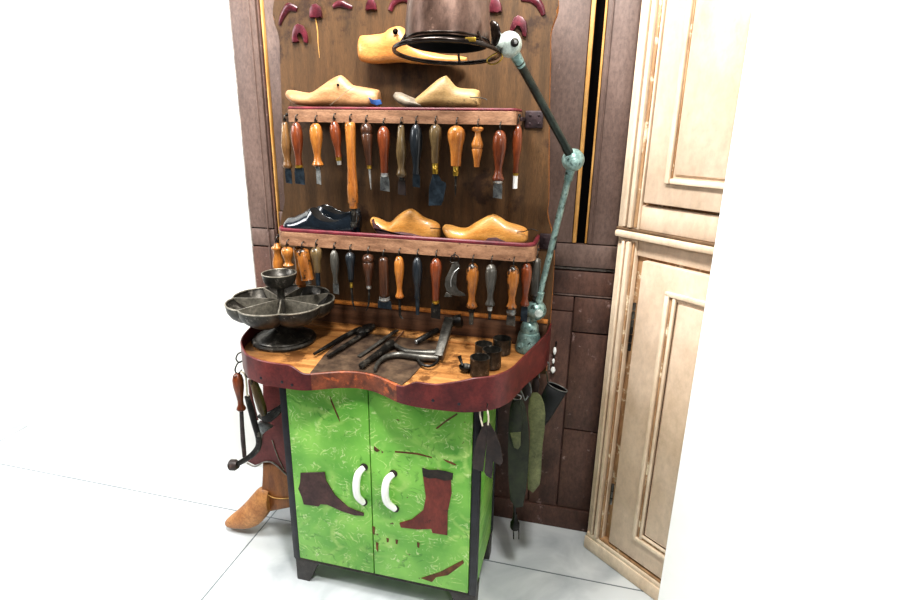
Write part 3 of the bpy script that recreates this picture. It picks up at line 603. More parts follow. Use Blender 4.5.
l1 = last('pale wooden shoe last with blue scrap at its heel, left on the upper shelf', yc, [(286.3, 93, 96, .006), (289, 90, 99, .018), (296, 90.5, 104, .030), (306, 92.5, 106, .036), (314, 92, 106.5, .038), (322, 86.5, 106.5, .036), (331, 80, 106, .032), (338, 76, 106, .028), (342, 75.5, 106, .026), (348, 80.5, 106, .025), (353, 85, 106.5, .026), (362, 86.8, 107, .028), (372, 88.5, 107, .028), (378.5, 90, 106, .020), (379.6, 92.5, 104, .010)], 'last1')
grow(l1, [(330, 105.5), (341, 96), (353, 86.5)], .0008, 'greytoe', 'saw_cut', yc, dy=-.031)
bm = BM(); lathe(bm, at(338, 85, y=yc-.027), (0, -1, 0), [(0, 0), (.004, 0), (.003, .003), (0, .003)], 8); obj('pin', bm, M['iron'], l1)
bm = BM(); P = pxs([(368, 97), (372, 100), (380, 99.5), (381.5, 104), (377, 105.5), (371, 103.5)], y=yc-.038); prism(bm, P, (0, .006, 0), .001); obj('blue_scrap', bm, M['bluerag'], l1)
l2 = last('dry wooden shoe last with grey worn toe, on the upper shelf under the lamp', yc, [(415, 99, 106, .012), (419, 96, 106.5, .026), (425, 91, 107, .034), (432, 85, 107, .034), (439, 79, 107, .030), (445, 75.8, 107, .026), (447.5, 76.5, 107, .025), (452, 82, 107, .025), (457, 87, 107, .026), (465, 88.5, 107, .028), (474, 89, 107, .027), (479, 90.5, 106, .020), (480, 93, 104, .010)], 'last3')
bm = BM(); loft_px(bm, yc, [(393.6, 95, 97, .006), (396, 92, 100, .018), (401, 92.3, 104, .028), (408, 95.5, 107, .032), (416, 99, 107.5, .033), (424, 103, 107.5, .03)]); obj('toe', bm, M['greytoe'], l2, label='grey worn toe piece')
grow(l2, [(470, 97.5), (477, 97.5), (484, 98.5), (487, 100)], .0012, 'iron', 'wire_pin', yc, dy=-.032)
yc2 = .222
l3 = last('golden shoe last with dark purple sole, middle of the lower shelf', yc2, [(371, 219, 221, .006), (373, 217, 225, .018), (379, 218.5, 232, .030), (386, 222, 235, .036), (392, 221, 236.5, .036), (399, 214.5, 237, .034), (406, 210, 238, .030), (412, 208.8, 238.5, .026), (418, 212.5, 239, .025), (424, 217, 239, .026), (432, 220, 239.5, .028), (438, 223, 239, .020), (440, 226, 237, .010)], 'last2')
bm = BM(); P = pxs([(370.5, 220), (374, 225), (381, 230.5), (388, 233), (400, 232), (412, 234.5), (424, 238.5), (424, 241), (400, 241), (381, 239), (373, 229)], y=yc2-.038); prism(bm, P, (0, .07, 0), .006); obj('sole', bm, M['lastsole'], l3, label='dark purple sole')
grow(l3, [(430, 228), (436, 228.5), (442, 229)], .0012, 'iron', 'wire_pin', yc2, dy=-.03)
l4 = last('golden shoe last with smooth sole, right end of the lower shelf', yc2, [(443, 227, 229, .006), (445, 224.5, 233, .018), (451, 225, 239, .030), (459, 227.5, 241, .036), (467, 227.5, 242, .037), (475, 222.5, 242.5, .035), (484, 217.5, 243, .031), (490, 215, 243, .027), (495, 214.2, 243, .026), (501, 217.5, 243.5, .026), (508, 222, 243.8, .028), (518, 224.8, 243.5, .028), (525, 227.5, 242.5, .022), (528, 231, 240, .010)], 'last2')
bm = BM(); P = pxs([(482, 243), (488, 238), (496, 237.5), (505, 241.5), (508, 244), (495, 245)], y=yc2-.035); prism(bm, P, (0, .004, 0), .001); obj('sole_edge', bm, M['lastsole'], l4)
grow(l4, [(517, 232), (524, 231.5), (531, 229), (538, 231)], .0012, 'iron', 'wire_pin', yc2, dy=-.028)
# big last hung on the board
yb_ = .262
bl = last('large orange wooden last hung on the board behind the lamp rim', yb_, [(359.5, 42, 55, .012), (361, 36, 61, .024), (368, 35.2, 63.2, .030), (376, 34.5, 63.8, .032), (385, 33, 63.5, .033), (390, 28.8, 63, .033), (397, 26.3, 62.5, .032), (402, 27, 62.5, .032), (407, 31, 63, .032), (413, 38, 63.5, .033), (420, 46, 64, .034), (430, 51, 64.5, .034), (440, 54, 65, .033), (450, 55.5, 65, .030), (460, 56, 63.5, .022), (467, 57.5, 61, .008)], 'bigl')
bm = BM(); lathe(bm, at(395.5, 31.5, y=yb_-.0305), (0, -1, 0), [(0, 0), (.0075, 0), (.0075, .0015), (0, .0015)], 12); obj('peg_hole_shade', bm, M['hollow_shade'], bl)  # dark disc painted for the shade in the hole
bm = BM(); lathe(bm, at(396, 31, y=yb_-.0305), (0, -1, 0), [(0, 0), (.003, 0), (.003, .012), (0, .013)], 8); obj('peg', bm, M['iron'], bl)

# ------------------------------------------------------------------ black shoes
def shoe(label, stn, yc, hs, group='pair of black shoes'):
    base = at(stn[0][0], stn[0][2], y=yc); t = thing('leather_shoe', label, 'shoe', base, group)
    S = spline([V(s[:3]) for s in stn], 3); H = spline([V((s[3], s[4], s[5])) for s in stn], 3)
    rs = []; inn = []
    for p, h in zip(S, H):
        a = at(p.x, p.y, y=yc); b = at(p.x, p.z, y=yc); hw, o, dp = h.x, max(.0002, h.y), max(.0005, h.z); hv = a.z-b.z
        ring = []
        for k in range(9):          # left wall, bottom -> collar
            f = k/8; ring.append(V((a.x, yc-hw*(.80+.2*math.sin(PI*min(1, f*1.6)/1.6 if f < .6 else PI/2*1.0))*(1 if f < .35 else 1-((f-.35)/.65)**2.2*(1-o/hw)), b.z+hv*f)))
        left = ring[:]; right = [V((q.x, 2*yc-q.y, q.z)) for q in left[::-1]]
        inner = [V((a.x, yc-o*.93, a.z-.002)), V((a.x, yc-o*.85, a.z-dp)), V((a.x, yc+o*.85, a.z-dp)), V((a.x, yc+o*.93, a.z-.002))]
        rs.append(left + inner + right)
    bm = BM(); vs = rings(bm, rs)
    for f in bm.faces:
        f.material_index = 0
    bm.faces.ensure_lookup_table(); bm.verts.index_update()
    n = len(rs[0])
    for f in bm.faces:
        ids = [v.index % n for v in f.verts]
        if len(f.verts) == 4 and min(ids) >= 9 and max(ids) <= 12: f.material_index = 1
    obj('upper', bm, [M['blueleather'], M['shoein']], t, angle=60)
    bm = BM(); pts = [(p.x, h.x) for p, h in zip(S, H)]
    zb = [at(p.x, p.z, y=yc) for p in S]
    prism(bm, [V((q.x, yc-h.x*.86, hs)) for q, h in zip(zb, H)] + [V((q.x, yc+h.x*.86, hs)) for q, h in list(zip(zb, H))[::-1]], (0, 0, .008), .002); obj('sole', bm, M['blackcloth'], t)
    return t
yS = .200
s1 = shoe('polished black shoe in front, left end of the lower shelf', [(284.5, 222, 229, .010, 0, 0), (288, 218, 230, .026, 0, 0), (295, 217, 231, .034, 0, 0), (303, 213, 232, .036, 0, 0), (309, 209, 232, .035, .002, .001), (312, 208, 232.5, .034, .016, .020), (316, 212, 233, .033, .027, .026), (321, 217, 233, .032, .027, .020), (330, 220.5, 233.5, .031, .027, .014), (340, 220, 234, .031, .027, .014), (349, 215.5, 234, .030, .025, .02), (355, 212.5, 234, .025, .018, .02), (359, 215, 233, .012, .003, .002)], yS, 1.108)
shoe('polished black shoe standing behind the other one on the lower shelf', [(292, 219, 228, .012, 0, 0), (298, 215, 228, .026, 0, 0), (308, 212, 228, .032, 0, 0), (318, 206.5, 228, .032, .002, .001), (321, 205.3, 228, .032, .016, .016), (326, 206.5, 228, .031, .025, .022), (334, 211, 228.5, .030, .025, .018), (342, 213, 228.5, .030, .025, .014), (351, 211.5, 229, .028, .022, .02), (357, 209, 229, .022, .014, .02), (360, 211, 228, .012, .003, .002)], .264, 1.108)

# ------------------------------------------------------------------ jointed lamp
lc = V((.690, .250, ZT+.003))
lamp = thing('task_lamp', 'jointed verdigris metal work lamp with brown shade on the right corner of the bench', 'lamp', lc)
bm = BM(); lathe(bm, lc, (0, 0, 1), [(0, 0), (.039, 0), (.040, .010), (.037, .020), (.033, .045), (.030, .056), (.026, .058), (.0275, .066), (.026, .078), (.020, .090), (.010, .096), (.0, .097)], 24); bs = obj('base', bm, M['verd'], lamp)
for a in (-2.2, -1.2, -.2):
    bm = BM(); q = lc+V((math.cos(a)*.035, math.sin(a)*.035, .022)); lathe(bm, q, (math.cos(a), math.sin(a), .3), [(0, -.002), (.012, -.002), (.011, .003), (.006, .004), (0, .001)], 14); obj('base_boss', bm, M['verd'], bs)
bm = BM(); lathe(bm, lc+V((-.004, -.01, .09)), (0, -.1, 1), [(0, 0), (.005, 0), (.005, .014), (.003, .018), (0, .018)], 10); obj('switch', bm, M['verdlight'], bs)
J1 = at(536, 310, y=.235); J2 = at(573, 160, y=.17); J3 = at(509.5, 44.5, y=-.03)
def ball(bm, c, r, ax=None, seg=20):
    prof = [(r*math.sin(PI*i/12), -r*math.cos(PI*i/12)) for i in range(13)]; lathe(bm, c, ax or (1, 0, 0), prof, seg)
bm = BM(); tube(bm, [lc+V((.006, 0, .085)), J1], [.012, .012], 14); obj('neck', bm, M['verd'], lamp)
bm = BM(); ball(bm, J1, .030, (1, -.5, 0)); j = obj('joint', bm, M['verd'], lamp)
bm = BM(); lathe(bm, J1+V((.010, -.025, .0)), (.3, -1, 0), [(0, 0), (.012, 0), (.012, .004), (.007, .006), (0, .006)], 14); obj('joint_cap', bm, M['verdlight'], j)
bm = BM(); d = (J2-J1).normalized(); tube(bm, [J1+V((.010, 0, .01))+d*.0, J1+d*.03, J1+d*.06, J1+d*.062, J2-d*.055, J2-d*.052, J2-d*.02], [.012, .0125, .012, .0085, .0085, .011, .012], 14); obj('arm', bm, M['verd'], lamp, label='pale green lower arm')
bm = BM(); ball(bm, J2, .0285, (1, -.5, 0)); j = obj('joint', bm, M['verd'], lamp)
bm = BM(); lathe(bm, J2+V((.006, -.025, -.004)), (.2, -1, 0), [(0, 0), (.011, 0), (.010, .004), (.006, .006), (0, .006)], 14); obj('joint_cap', bm, M['verd'], j)
bm = BM(); d = (J3-J2).normalized(); tube(bm, [J2+d*.022, J2+d*.045, J2+d*.047, J3-d*.052, J3-d*.05, J3-d*.02], [.011, .011, .0095, .0095, .011, .011], 14)
bm.faces.ensure_lookup_table()
arm2 = obj('arm', bm, M['darkarm'], lamp, label='dark upper arm')
bm = BM(); tube(bm, [J3-d*.056, J3-d*.02], [.0105, .0125], 14); obj('sleeve', bm, M['verd'], arm2)
bm = BM(); ball(bm, J3, .0265, (1, -.4, 0)); j = obj('joint', bm, M['verdlight'], lamp, label='pale green ball joint of the shade')
bm = BM(); q = J3+V((.013, -.0205, .001)); lathe(bm, q, (.5, -1, 0), [(0, 0), (.009, 0), (.009, .003), (.005, .004), (.005, .008), (0, .008)], 14); obj('screw', bm, M['iron'], j)
bm = BM(); lathe(bm, q+V((.004, -.0075, 0)), (.5, -1, 0), [(0, 0), (.004, 0), (.003, .002), (0, .002)], 10); obj('screw_slot', bm, M['silver'], j)
bm = BM(); lathe(bm, J3+V((-.024, -.010, .005)), (-1, -.3, 0), [(0, -.006), (.017, -.006), (.019, .004), (.014, .012), (0, .012)], 16); js = obj('joint_collar', bm, M['verdlight'], j)
bm = BM(); lathe(bm, J3+V((-.026, -.026, .008)), (-.4, -1, 0), [(0, 0), (.0085, 0), (.0075, .004), (0, .004)], 14); obj('screw', bm, M['iron'], js)
# shade
SCN = at(447, 51, y=-.05) + V((0, 0, .013))
ax = (V((0, 0, 1)) + V((.18, .95, 0)).normalized()*.10 + V((-.02, 0, 0))).normalized()      # mouth turned a little to the viewer
bm = BM()
op = [(.0895, 0), (.0905, .012), (.0895, .045), (.086, .085), (.081, .115), (.075, .145), (.06, .165), (.042, .178), (.038, .215), (.034, .235), (.0, .24)]
u_, w_, d_ = frame_of(ax); seg = 40
prof = op + [(.0, .225), (.030, .172), (.056, .158), (.072, .138), (.081, .11), (.085, .08), (.0865, .04), (.0865, 0)]
rs = [[SCN + d_*h + (u_*math.cos(2*PI*j/seg)+w_*math.sin(2*PI*j/seg))*max(r, 1e-4) for j in range(seg)] for r, h in prof]
rings(bm, rs, closed=True)
for i, f in enumerate(bm.faces): f.material_index = 1 if 10*seg <= i < (len(prof)-1)*seg else 0
shade = obj('lamp_shade', bm, [M['shade'], M['shadein']], lamp, angle=50)
bm = BM(); rr = .113; tube(bm, [SCN - d_*.016 + (u_*math.cos(2*PI*j/48)+w_*math.sin(2*PI*j/48))*rr for j in range(48)], .0048, 10, closed=True); rg = obj('rim_ring', bm, M['rim'], shade, label='dark wire rim around the shade mouth')
bm = BM()
for k in range(3):
    t0 = 2*PI*k/3+.5; v = u_*math.cos(t0)+w_*math.sin(t0); tube(bm, [SCN+d_*.012+v*.089, SCN-d_*.006+v*.1, SCN-d_*.016+v*.112], .003, 8)
obj('rim_tab', bm, M['rim'], rg)
bm = BM(); tube(bm, [SCN + d_*.004 + (u_*math.cos(2*PI*j/40)+w_*math.sin(2*PI*j/40))*.0905 for j in range(40)], .0024, 8, closed=True); obj('shade_bead', bm, M['rim'], shade)
bm = BM(); q = SCN+d_*.075; lathe(bm, q+d_*.07, -d_, [(0, 0), (.014, 0), (.014, .03), (.018, .045), (.030, .07), (.032, .085), (.024, .105), (.010, .113), (0, .114)], 18); obj('bulb', bm, M['bulbglass'], shade, label='unlit glass bulb')
p = at(474, 39.5, y=SCN.y-.094); bm = BM(); box(bm, p+V((-.018, -.002, -.004)), p+V((.004, .002, .004)), .001); obj('plate', bm, M['brass'], shade, label='small brass plate')
bm = BM(); pts = [at(491, 22, y=-.08), at(494.5, 27, y=-.085), at(496, 36, y=-.085), at(494, 45, y=-.08)]; tube(bm, spline(pts, 5), [.004, .011, .012, .006], 12, flat=(.5, 1)); obj('yoke', bm, M['rim'], shade)
bm = BM(); tube(bm, [at(494, 42, y=-.06), J3], [.010, .014], 12); obj('yoke_pin', bm, M['verdlight'], shade)
bm = BM(); tube(bm, spline([at(487, 60, y=-.04), at(493, 55, y=-.04), at(500.5, 52, y=-.04), at(502, 58, y=-.04), at(497, 63, y=-.04), at(490, 64, y=-.04)], 5, closed=True), .0016, 7, closed=True); obj('handle_loop', bm, M['brass'], shade)

# ------------------------------------------------------------------ nail dish
dc = V((-.046, .118, ZT+.001))
dish = thing('nail_dish', 'dark cast iron tiered nail dish with scalloped compartments, left on the bench top', 'dish', dc)
bm = BM(); lathe(bm, dc, (0, 0, 1), [(0, 0), (.094, 0), (.097, .008), (.094, .014), (.087, .015), (.083, .020), (.072, .024), (.062, .028), (.045, .033), (.030, .045), (.023, .06), (.021, .08), (.028, .093), (.0, .095)], 36); obj('pedestal', bm, M['dishiron'], dish)
NP = 7; RZ = .135; RR = .160; ph0 = .25
def scal(t): return RR*(.90+.10*abs(math.cos(NP*(t-ph0)/2))**.55)
bm = BM(); SEG = 98; rs = []
for kz in range(13):
    f = kz/6 if kz <= 6 else (12-kz)/6; inner = kz > 6
    ring = []
    for j in range(SEG):
        t = 2*PI*j/SEG; lob = abs(math.cos(NP*(t-ph0)/2))**.6
        r = scal(t)*(.16 + .84*math.sin(f*PI/2)**.75) - (.004 if inner and f > 0 else 0)
        z = RZ - (.066*(.75+.25*lob))*(1-f**2.2) + (.004 if inner else 0) - (.004 if inner and f == 1 else 0)
        ring.append(dc+V((math.cos(t)*r, math.sin(t)*r, z)))
    rs.append(ring)
rings(bm, rs, cap=True); tray = obj('tray', bm, M['dishiron'], dish, angle=50)
bm = BM(); tube(bm, [dc+V((math.cos(2*PI*j/SEG)*(scal(2*PI*j/SEG)-.002), math.sin(2*PI*j/SEG)*(scal(2*PI*j/SEG)-.002), RZ)) for j in range(SEG)], .0026, 7, closed=True); obj('tray_rim', bm, M['dishedge'], tray)
for k in range(NP):
    t = ph0 + PI/NP + 2*PI*k/NP; v = V((math.cos(t), math.sin(t), 0)); s = V((-v.y, v.x, 0)); R_ = scal(t)
    bm = BM(); P = []
    for f in (.02, .3, .5, .7, .85, .99): P.append(dc + v*R_*f + V((0, 0, RZ+.002)))
    for f in (.99, .93, .85, .7,   .5, .3, .02): P.append(dc + v*R_*f + V((0, 0, RZ-.055*(1-f**2.2)-.002)))
    prism(bm, [p - s*.002 for p in P], s*.004, .0008, 1); obj('divider', bm, M['dishedge'], tray)
bm = BM(); lathe(bm, dc, (0, 0, 1), [(0, .085), (.016, .09), (.016, .125), (.012, .135), (.011, .150), (.011, .168), (.024, .172), (.038, .180), (.046, .193), (.050, .212), (.051, .216), (.048, .216), (.044, .206), (.034, .195), (.0, .190)], 32); obj('top_bowl', bm, M['dishiron'], dish)

bm = BM(); tube(bm, [dc+V((math.cos(2*PI*j/40)*.0495, math.sin(2*PI*j/40)*.0495, .216)) for j in range(40)], .002, 7, closed=True); obj('bowl_rim', bm, M['dishedge'], dish)
# ------------------------------------------------------------------ tools lying on the table
def T(u, v, h=0.):
    p = at(u, v, z=ZT+.0035+h)
    return p if p.y < .262 else at(u, v, y=.262)
pc = thing('pincers', 'black long handled pincers lying beside the nail dish', 'pliers', T(345, 340), 'iron tools lying on the bench top')
for pts, r in (([(314, 354), (328, 346), (345, 336), (360, 329)], [.004, .0065, .0075, .009]), ([(328, 356.5), (340, 349), (354, 340), (364, 334)], [.0045, .0065, .0075, .009])):
    bm = BM(); tube(bm, spline([T(u, v, .009) for u, v in pts], 5), r, 10); obj('handle', bm, M['iron'], pc)
bm = BM(); a_, b_ = T(358, 334, .011), T(372, 326, .011); tube(bm, [a_, a_.lerp(b_, .3), a_.lerp(b_, .7), b_, b_+(b_-a_)*.15], [.013, .020, .021, .015, .005], 14, flat=(1, .62)); obj('jaw', bm, M['iron'], pc)
bm = BM(); lathe(bm, T(367, 331, .020), (0, 0, 1), [(0, 0), (.007, 0), (.006, .004), (0, .005)], 12); obj('pivot', bm, M['ironlight'], pc)
o = BM(); bar(o, T(359, 356.5, .003), T(397, 330, .003), .013, .004); o = obj('flat_file', o, M['ironlight']); recentre(o, T(380, 342)); tag(o, 'flat grey file lying on the dark plate between pincers and iron pliers', 'file', 'iron tools lying on the bench top')
o = BM(); bar(o, T(385, 350, .003), T(404, 331, .003), .007, .004, w2=.004); o = obj('bone_folder', o, M['rail']); recentre(o, T(395, 341)); tag(o, 'thin brown wooden stick lying next to the grey file', 'stick', 'iron tools lying on the bench top')
pn = thing('iron_punch', 'dark round iron punch with knobbed end, lying in front of the grey file', 'punch', T(375, 355), 'iron tools lying on the bench top')
a_, b_ = T(361, 366, .011), T(388, 346.5, .011); d = (b_-a_)
bm = BM(); tube(bm, [a_, a_+d*.01, a_+d*.08, a_+d*.1, a_+d*.8, a_+d*.84, b_], [.006, .009, .0095, .0085, .010, .012, .012], 14); obj('body', bm, M['iron'], pn)
bm = BM(); tube(bm, [b_-d*.02, b_+d*.06, b_+d*.16, b_+d*.2], [.013, .0155, .014, .005], 14); obj('knob', bm, M['iron'], pn)
lp = thing('lasting_pliers', 'large dark iron lasting pliers with curved handles, in the middle of the bench top', 'pliers', T(430, 350), 'iron tools lying on the bench top')
bm = BM(); tube(bm, spline([T(391, 341.5, .012), T(399, 347.5, .012), T(408, 351.5, .011), T(422, 353, .011), T(438, 353, .011)], 5), [.005, .007, .0085, .010, .011], 12); obj('handle', bm, M['ironlight'], lp)
bm = BM(); tube(bm, spline([T(375, 370, .008), T(378, 363, .009), T(386, 357, .010), T(398, 354.5, .011), T(412, 356, .012), T(424, 357.5, .012), T(438, 358, .011)], 5), [.0045, .006, .0075, .009, .0095, .010, .010], 12); obj('handle', bm, M['ironlight'], lp)
bm = BM(); tube(bm, spline([T(418, 357, .010), T(420, 362.5, .009), T(426, 366, .008), T(433, 365, .009), T(438, 360, .010), T(430, 357.5, .012)], 5, closed=True), .0042, 9, closed=True); obj('guard_ring', bm, M['iron'], lp)
bm = BM(); bar(bm, T(438.5, 358, .013), at(449.5, 319, y=.235), .025, .022, bev=.004, w2=.030); obj('jaw', bm, M['ironlight'], lp)
bm = BM(); c = at(455, 323, y=.235); lathe(bm, c-V((.018, -.0, 0)), (1, .25, .15), [(0, 0), (.014, .001), (.016, .012), (.021, .026), (.021, .036), (.012, .042), (0, .042)], 18); obj('hammer_face', bm, M['iron'], lp)
rd = thing('iron_rod', 'short black round iron bar lying behind the lasting pliers', 'bar', T(427, 337), 'iron tools lying on the bench top')
a_, b_ = T(416, 342, .010), T(438, 330, .010); d = b_-a_
bm = BM(); tube(bm, [a_, a_+d*.03, a_+d*.5, b_-d*.02, b_], [.0075, .0092, .0095, .0095, .008], 14); obj('bar', bm, M['iron'], rd)
bm = BM(); tube(bm, [a_-d*.01, a_+d*.02], [.007, .0078], 14); obj('end_face', bm, M['silver'], rd)
def cup(u, v, r, h, label, sg=None):
    c = at(u, v, z=ZT+.0035); o = BM()
    lathe(o, c, (0, 0, 1), [(0, 0), (r*.97, 0), (r, .003), (r*1.0, h*.95), (r*1.03, h), (r*.9, h), (r*.88, h*.5), (r*.85, .008), (0, .007)], 22)
    o = obj('iron_cup', o, M['dishiron']); recentre(o, c); return tag(o, label, 'cup', 'small dark iron cups on the bench top')
cup(479.5, 374, .0265, .050, 'dark iron cup nearest the oxblood rim')
cup(491.5, 366.5, .0265, .052, 'dark iron cup second from front, nearest the lamp base')
cup(483.5, 355, .0255, .036, 'dark iron cup at the back left of the four cups')
cup(501.5, 352.5, .0265, .046, 'dark iron cup at the back right, touching the lamp base side')
sc = thing('small_scoop', 'tiny black iron scoop with upright handle left of the cups', 'scoop', T(465, 372), 'iron tools lying on the bench top')
c = T(465.5, 371)
bm = BM(); lathe(bm, c, (0, 0, 1), [(0, 0), (.012, .001), (.018, .010), (.019, .015), (.017, .015), (.011, .006), (0, .004)], 16); obj('bowl', bm, M['iron'], sc)
bm = BM(); tube(bm, spline([c+V((-.010, .006, .012)), c+V((-.016, .012, .022)), c+V((-.022, .016, .036))], 4), [.004, .004, .006], 8); obj('handle', bm, M['iron'], sc)

# ------------------------------------------------------------------ left side: boot shaped leg and hanging tools
YB = .175
bt = thing('carved_boot', 'tall carved wooden cowboy boot with red scalloped cuff, standing left of the green cabinet', 'boot', at(262, 520, z=0))
# foot: loft along x, heel to toe
def bootring(px, pt, pb, hw, yc): return (px, pt, pb, hw)
bm = BM(); st = [(226.5, 519.5, 523, .012), (230, 516, 524.5, .024), (238, 509.5, 525, .032), (246, 502, 525, .036), (253, 494, 523.5, .036), (259, 488, 520, .036), (265, 487, 514, .034), (270, 489, 508, .030)]
S = spline([V(s[:3]) for s in st], 3); H = spline([V((s[3], 0, 0)) for s in st], 3)
loft_px(bm, YB-.02, [(p.x, p.y, p.z, h.x) for p, h in zip(S, H)], bot=.6); obj('boot_foot', bm, M['boottan'], bt, label='tan boot foot')
bm = BM(); prism(bm, pxs([(261.5, 463), (296, 463), (296, 507.5), (270, 512.5), (264, 505), (262, 490)], y=YB-.03), (0, .125, 0), .012, 3); obj('boot_shaft', bm, M['bootshaft'], bt, label='brown boot shaft')
bm = BM(); tube(bm, spline(pxs([(264, 492), (273, 497.5), (285, 498.5), (295, 497)], y=YB-.033), 4), .002, 8); obj('ankle_piping', bm, M['rawwood'], bt)
bm = BM(); prism(bm, pxs([(263.5, 494), (266, 494), (268.5, 510), (266, 512)], y=YB-.034), (0, .08, 0), .001); obj('dark_seam', bm, M['iron'], bt)
# heel touching the floor
hb = at(283, 508, y=YB)
bm = BM(); box(bm, (hb.x+.005, YB+.035, 0), (hb.x+.075, YB+.093, .12), .004); obj('boot_heel', bm, M['inlaydark'], bt, label='dark boot heel')
bm = BM(); prism(bm, pxs([(262, 385), (292, 388), (296, 470), (286, 474), (280, 468), (272, 462), (264, 461), (255, 466), (247, 462), (258, 448), (264, 430)], y=YB-.034), (0, .127, 0), .006); cf = obj('boot_cuff', bm, M['bootred'], bt, label='dark red scalloped cuff')
bm = BM(); tube(bm, spline(pxs([(247, 463), (255, 466.5), (264, 462), (272, 462.5), (280, 468.5), (287, 475), (294, 474)], y=YB-.036), 4), .0028, 8); obj('cuff_trim', bm, M['boottrim'], cf)
bm = BM(); tube(bm, spline(pxs([(258, 452), (261, 440), (263, 430), (262, 415)], y=YB-.036), 4), .002, 8); obj('cuff_trim', bm, M['boottrim'], cf)
bm = BM(); tube(bm, spline(pxs([(284, 470), (277, 455), (272, 440)], y=YB-.036), 4), .0015, 8); obj('cuff_trim', bm, M['boottrim'], cf)

gL = 'tools hanging from the left end of the bench top'
def wire(bm, pts, r=.0016, closed=False, yl=None): tube(bm, spline(pts, 5, closed), r, 7, closed)
# rim hooks on the left
for pts, yy in (([(242, 352), (238, 354), (236, 359), (239, 362.5), (242, 361)], .06), ([(243, 361), (238, 363), (235, 370), (238, 374), (241.5, 370)], .045), ([(245, 371), (247, 377), (251, 377), (252, 372)], .0)):
    bm = BM(); wire(bm, pxs(pts, y=yy), .0022); obj('hook', bm, M['iron'], lipL)
def htool(name, label, root, cat='tool', group=gL): return thing(name, label, cat, root, group)
yy = .045
bi = htool('bristle_iron', 'brown turned handle with long dark shaft hanging at the far left of the bench', at(237, 374, y=yy))
bm = BM(); a_, b_ = at(237, 373, y=yy), at(241.5, 410, y=yy); L = (b_-a_).length; lathe(bm, a_, b_-a_, [(r*.0165, h*L) for h, r in ST['pear']], 18); obj('handle', bm, WOODS['reddish_handle'], bi, angle=60)
bm = BM(); tube(bm, pxs([(241.3, 409), (242, 425), (243, 440), (244.5, 457)], y=yy), [.007, .0075, .0085, .0075], 10, flat=(1, .6)); obj('shaft', bm, M['dk'] if 'dk' in M else M['leather'], bi)
hi = htool('boot_hook', 'dark iron boot hook curving left to a knob, hanging beside the brown handle', at(250, 396, y=.01))
bm = BM(); tube(bm, spline(pxs([(247, 396), (251, 410), (255, 425), (258.5, 438), (258, 447), (252, 455), (243, 461), (235, 465)], y=.012), 5), [.0085, .0105, .0105, .010, .0095, .009, .0085, .008], 12, flat=(1, .7)); obj('bar', bm, M['iron'], hi)
bm = BM(); a_ = at(235, 465, y=.012); lathe(bm, a_+V((.012, 0, .002)), (-1, 0, -.15), [(0, 0), (.012, .002), (.018, .012), (.018, .026), (.011, .033), (0, .034)], 16); obj('knob', bm, M['leather'], hi)
o = BM(); tube(o, spline(pxs([(241, 371.5), (245, 375), (246.5, 384), (247, 394), (249, 396)], y=.012), 5), .0035, 8, flat=(1, .6)); o = obj('white_cord', o, M['cord']); recentre(o, at(241, 371.5, y=.012)); tag(o, 'short white cord loop hanging by the left rim of the bench', 'cord')
hm = htool('hammer', 'cobbler hammer with olive brown handle and crescent iron head, hanging under the left rim', at(253, 380, y=.06))
bm = BM(); tube(bm, pxs([(252, 378), (257, 392), (262, 408), (264, 415)], y=.06), [.011, .014, .0145, .010], 14); obj('handle', bm, WOODS['khaki_handle'], hm)
bm = BM(); prism(bm, pxs([(256, 417), (262, 416), (270, 413.5), (277, 409), (281.5, 402), (283, 402.5), (282, 410), (276, 418), (270, 423), (263, 422)], y=.055), (0, .022, 0), .004); obj('hammer_head', bm, M['iron'], hm)
bm = BM(); prism(bm, pxs([(257.5, 423), (264, 424.5), (271, 428.5), (264, 433), (259, 438)], y=.055), (0, .02, 0), .004); obj('hammer_claw', bm, M['steel'], hm)
o = BM(); tube(o, spline(pxs([(249.5, 380), (251, 395), (254, 408), (257, 420)], y=.10), 4), .006, 8, flat=(1, .4)); o = obj('leather_thong', o, M['bootred']); recentre(o, at(249.5, 380, y=.10)); tag(o, 'narrow purple brown leather thong behind the left hammer handle', 'strap', gL)

# ------------------------------------------------------------------ right side: hanging leather
gR = 'leather pieces hanging from the right end of the bench top'
for pts, yy in (([(515, 383), (519, 388), (522.5, 394), (525, 400), (528, 396)], .085), ([(522.5, 377.5), (527, 380), (530.5, 386), (531, 393)], .14), ([(527, 369.5), (531, 374), (534, 376)], .19), ([(534, 367), (538, 371), (539.5, 378)], .215), ([(546, 361), (549, 364), (549, 370)], .27)):
    bm = BM(); wire(bm, pxs(pts, y=yy), .0022); obj('hook', bm, M['steel'], lipR)
def flap(name, label, pts, y, th, m, cat='leather', group=gR, bev=.0015, parent=None):
    bm = BM(); prism(bm, pxs(pts, y=y), (0, th, 0), bev); o = obj(name, bm, M[m], parent)
    if not parent: recentre(o, at(pts[0][0], pts[0][1], y=y)); tag(o, label, cat, group)
    return o
o = flap('leather_strop', 'long dark green leather strop hanging from the right rim above the plug', [(513, 398), (518, 397), (523, 401), (526, 410), (528, 425), (529, 445), (528, 470), (526, 490), (523, 507), (516, 508), (510, 500), (508.5, 480), (508, 450), (508.5, 425), (510, 408)], .12, .006, 'strop', 'strop')
flap('fold', None, [(513, 402), (518.5, 401), (522, 407), (522.5, 420), (521, 432), (520.5, 445), (517, 450), (512.5, 446), (509.5, 436), (509.5, 420)], .114, .006, 'strop', parent=o)
flap('lining', None, [(510, 433), (521, 432), (520.5, 446), (518, 449.5), (514, 448)], .1125, .003, 'olive', parent=o)
bm = BM(); wire(bm, pxs([(510.5, 396), (514, 399), (520, 399), (521, 396), (517, 394.5), (512, 394.5)], y=.115), .0016, True); obj('hanging_ring', bm, M['silver'], o)
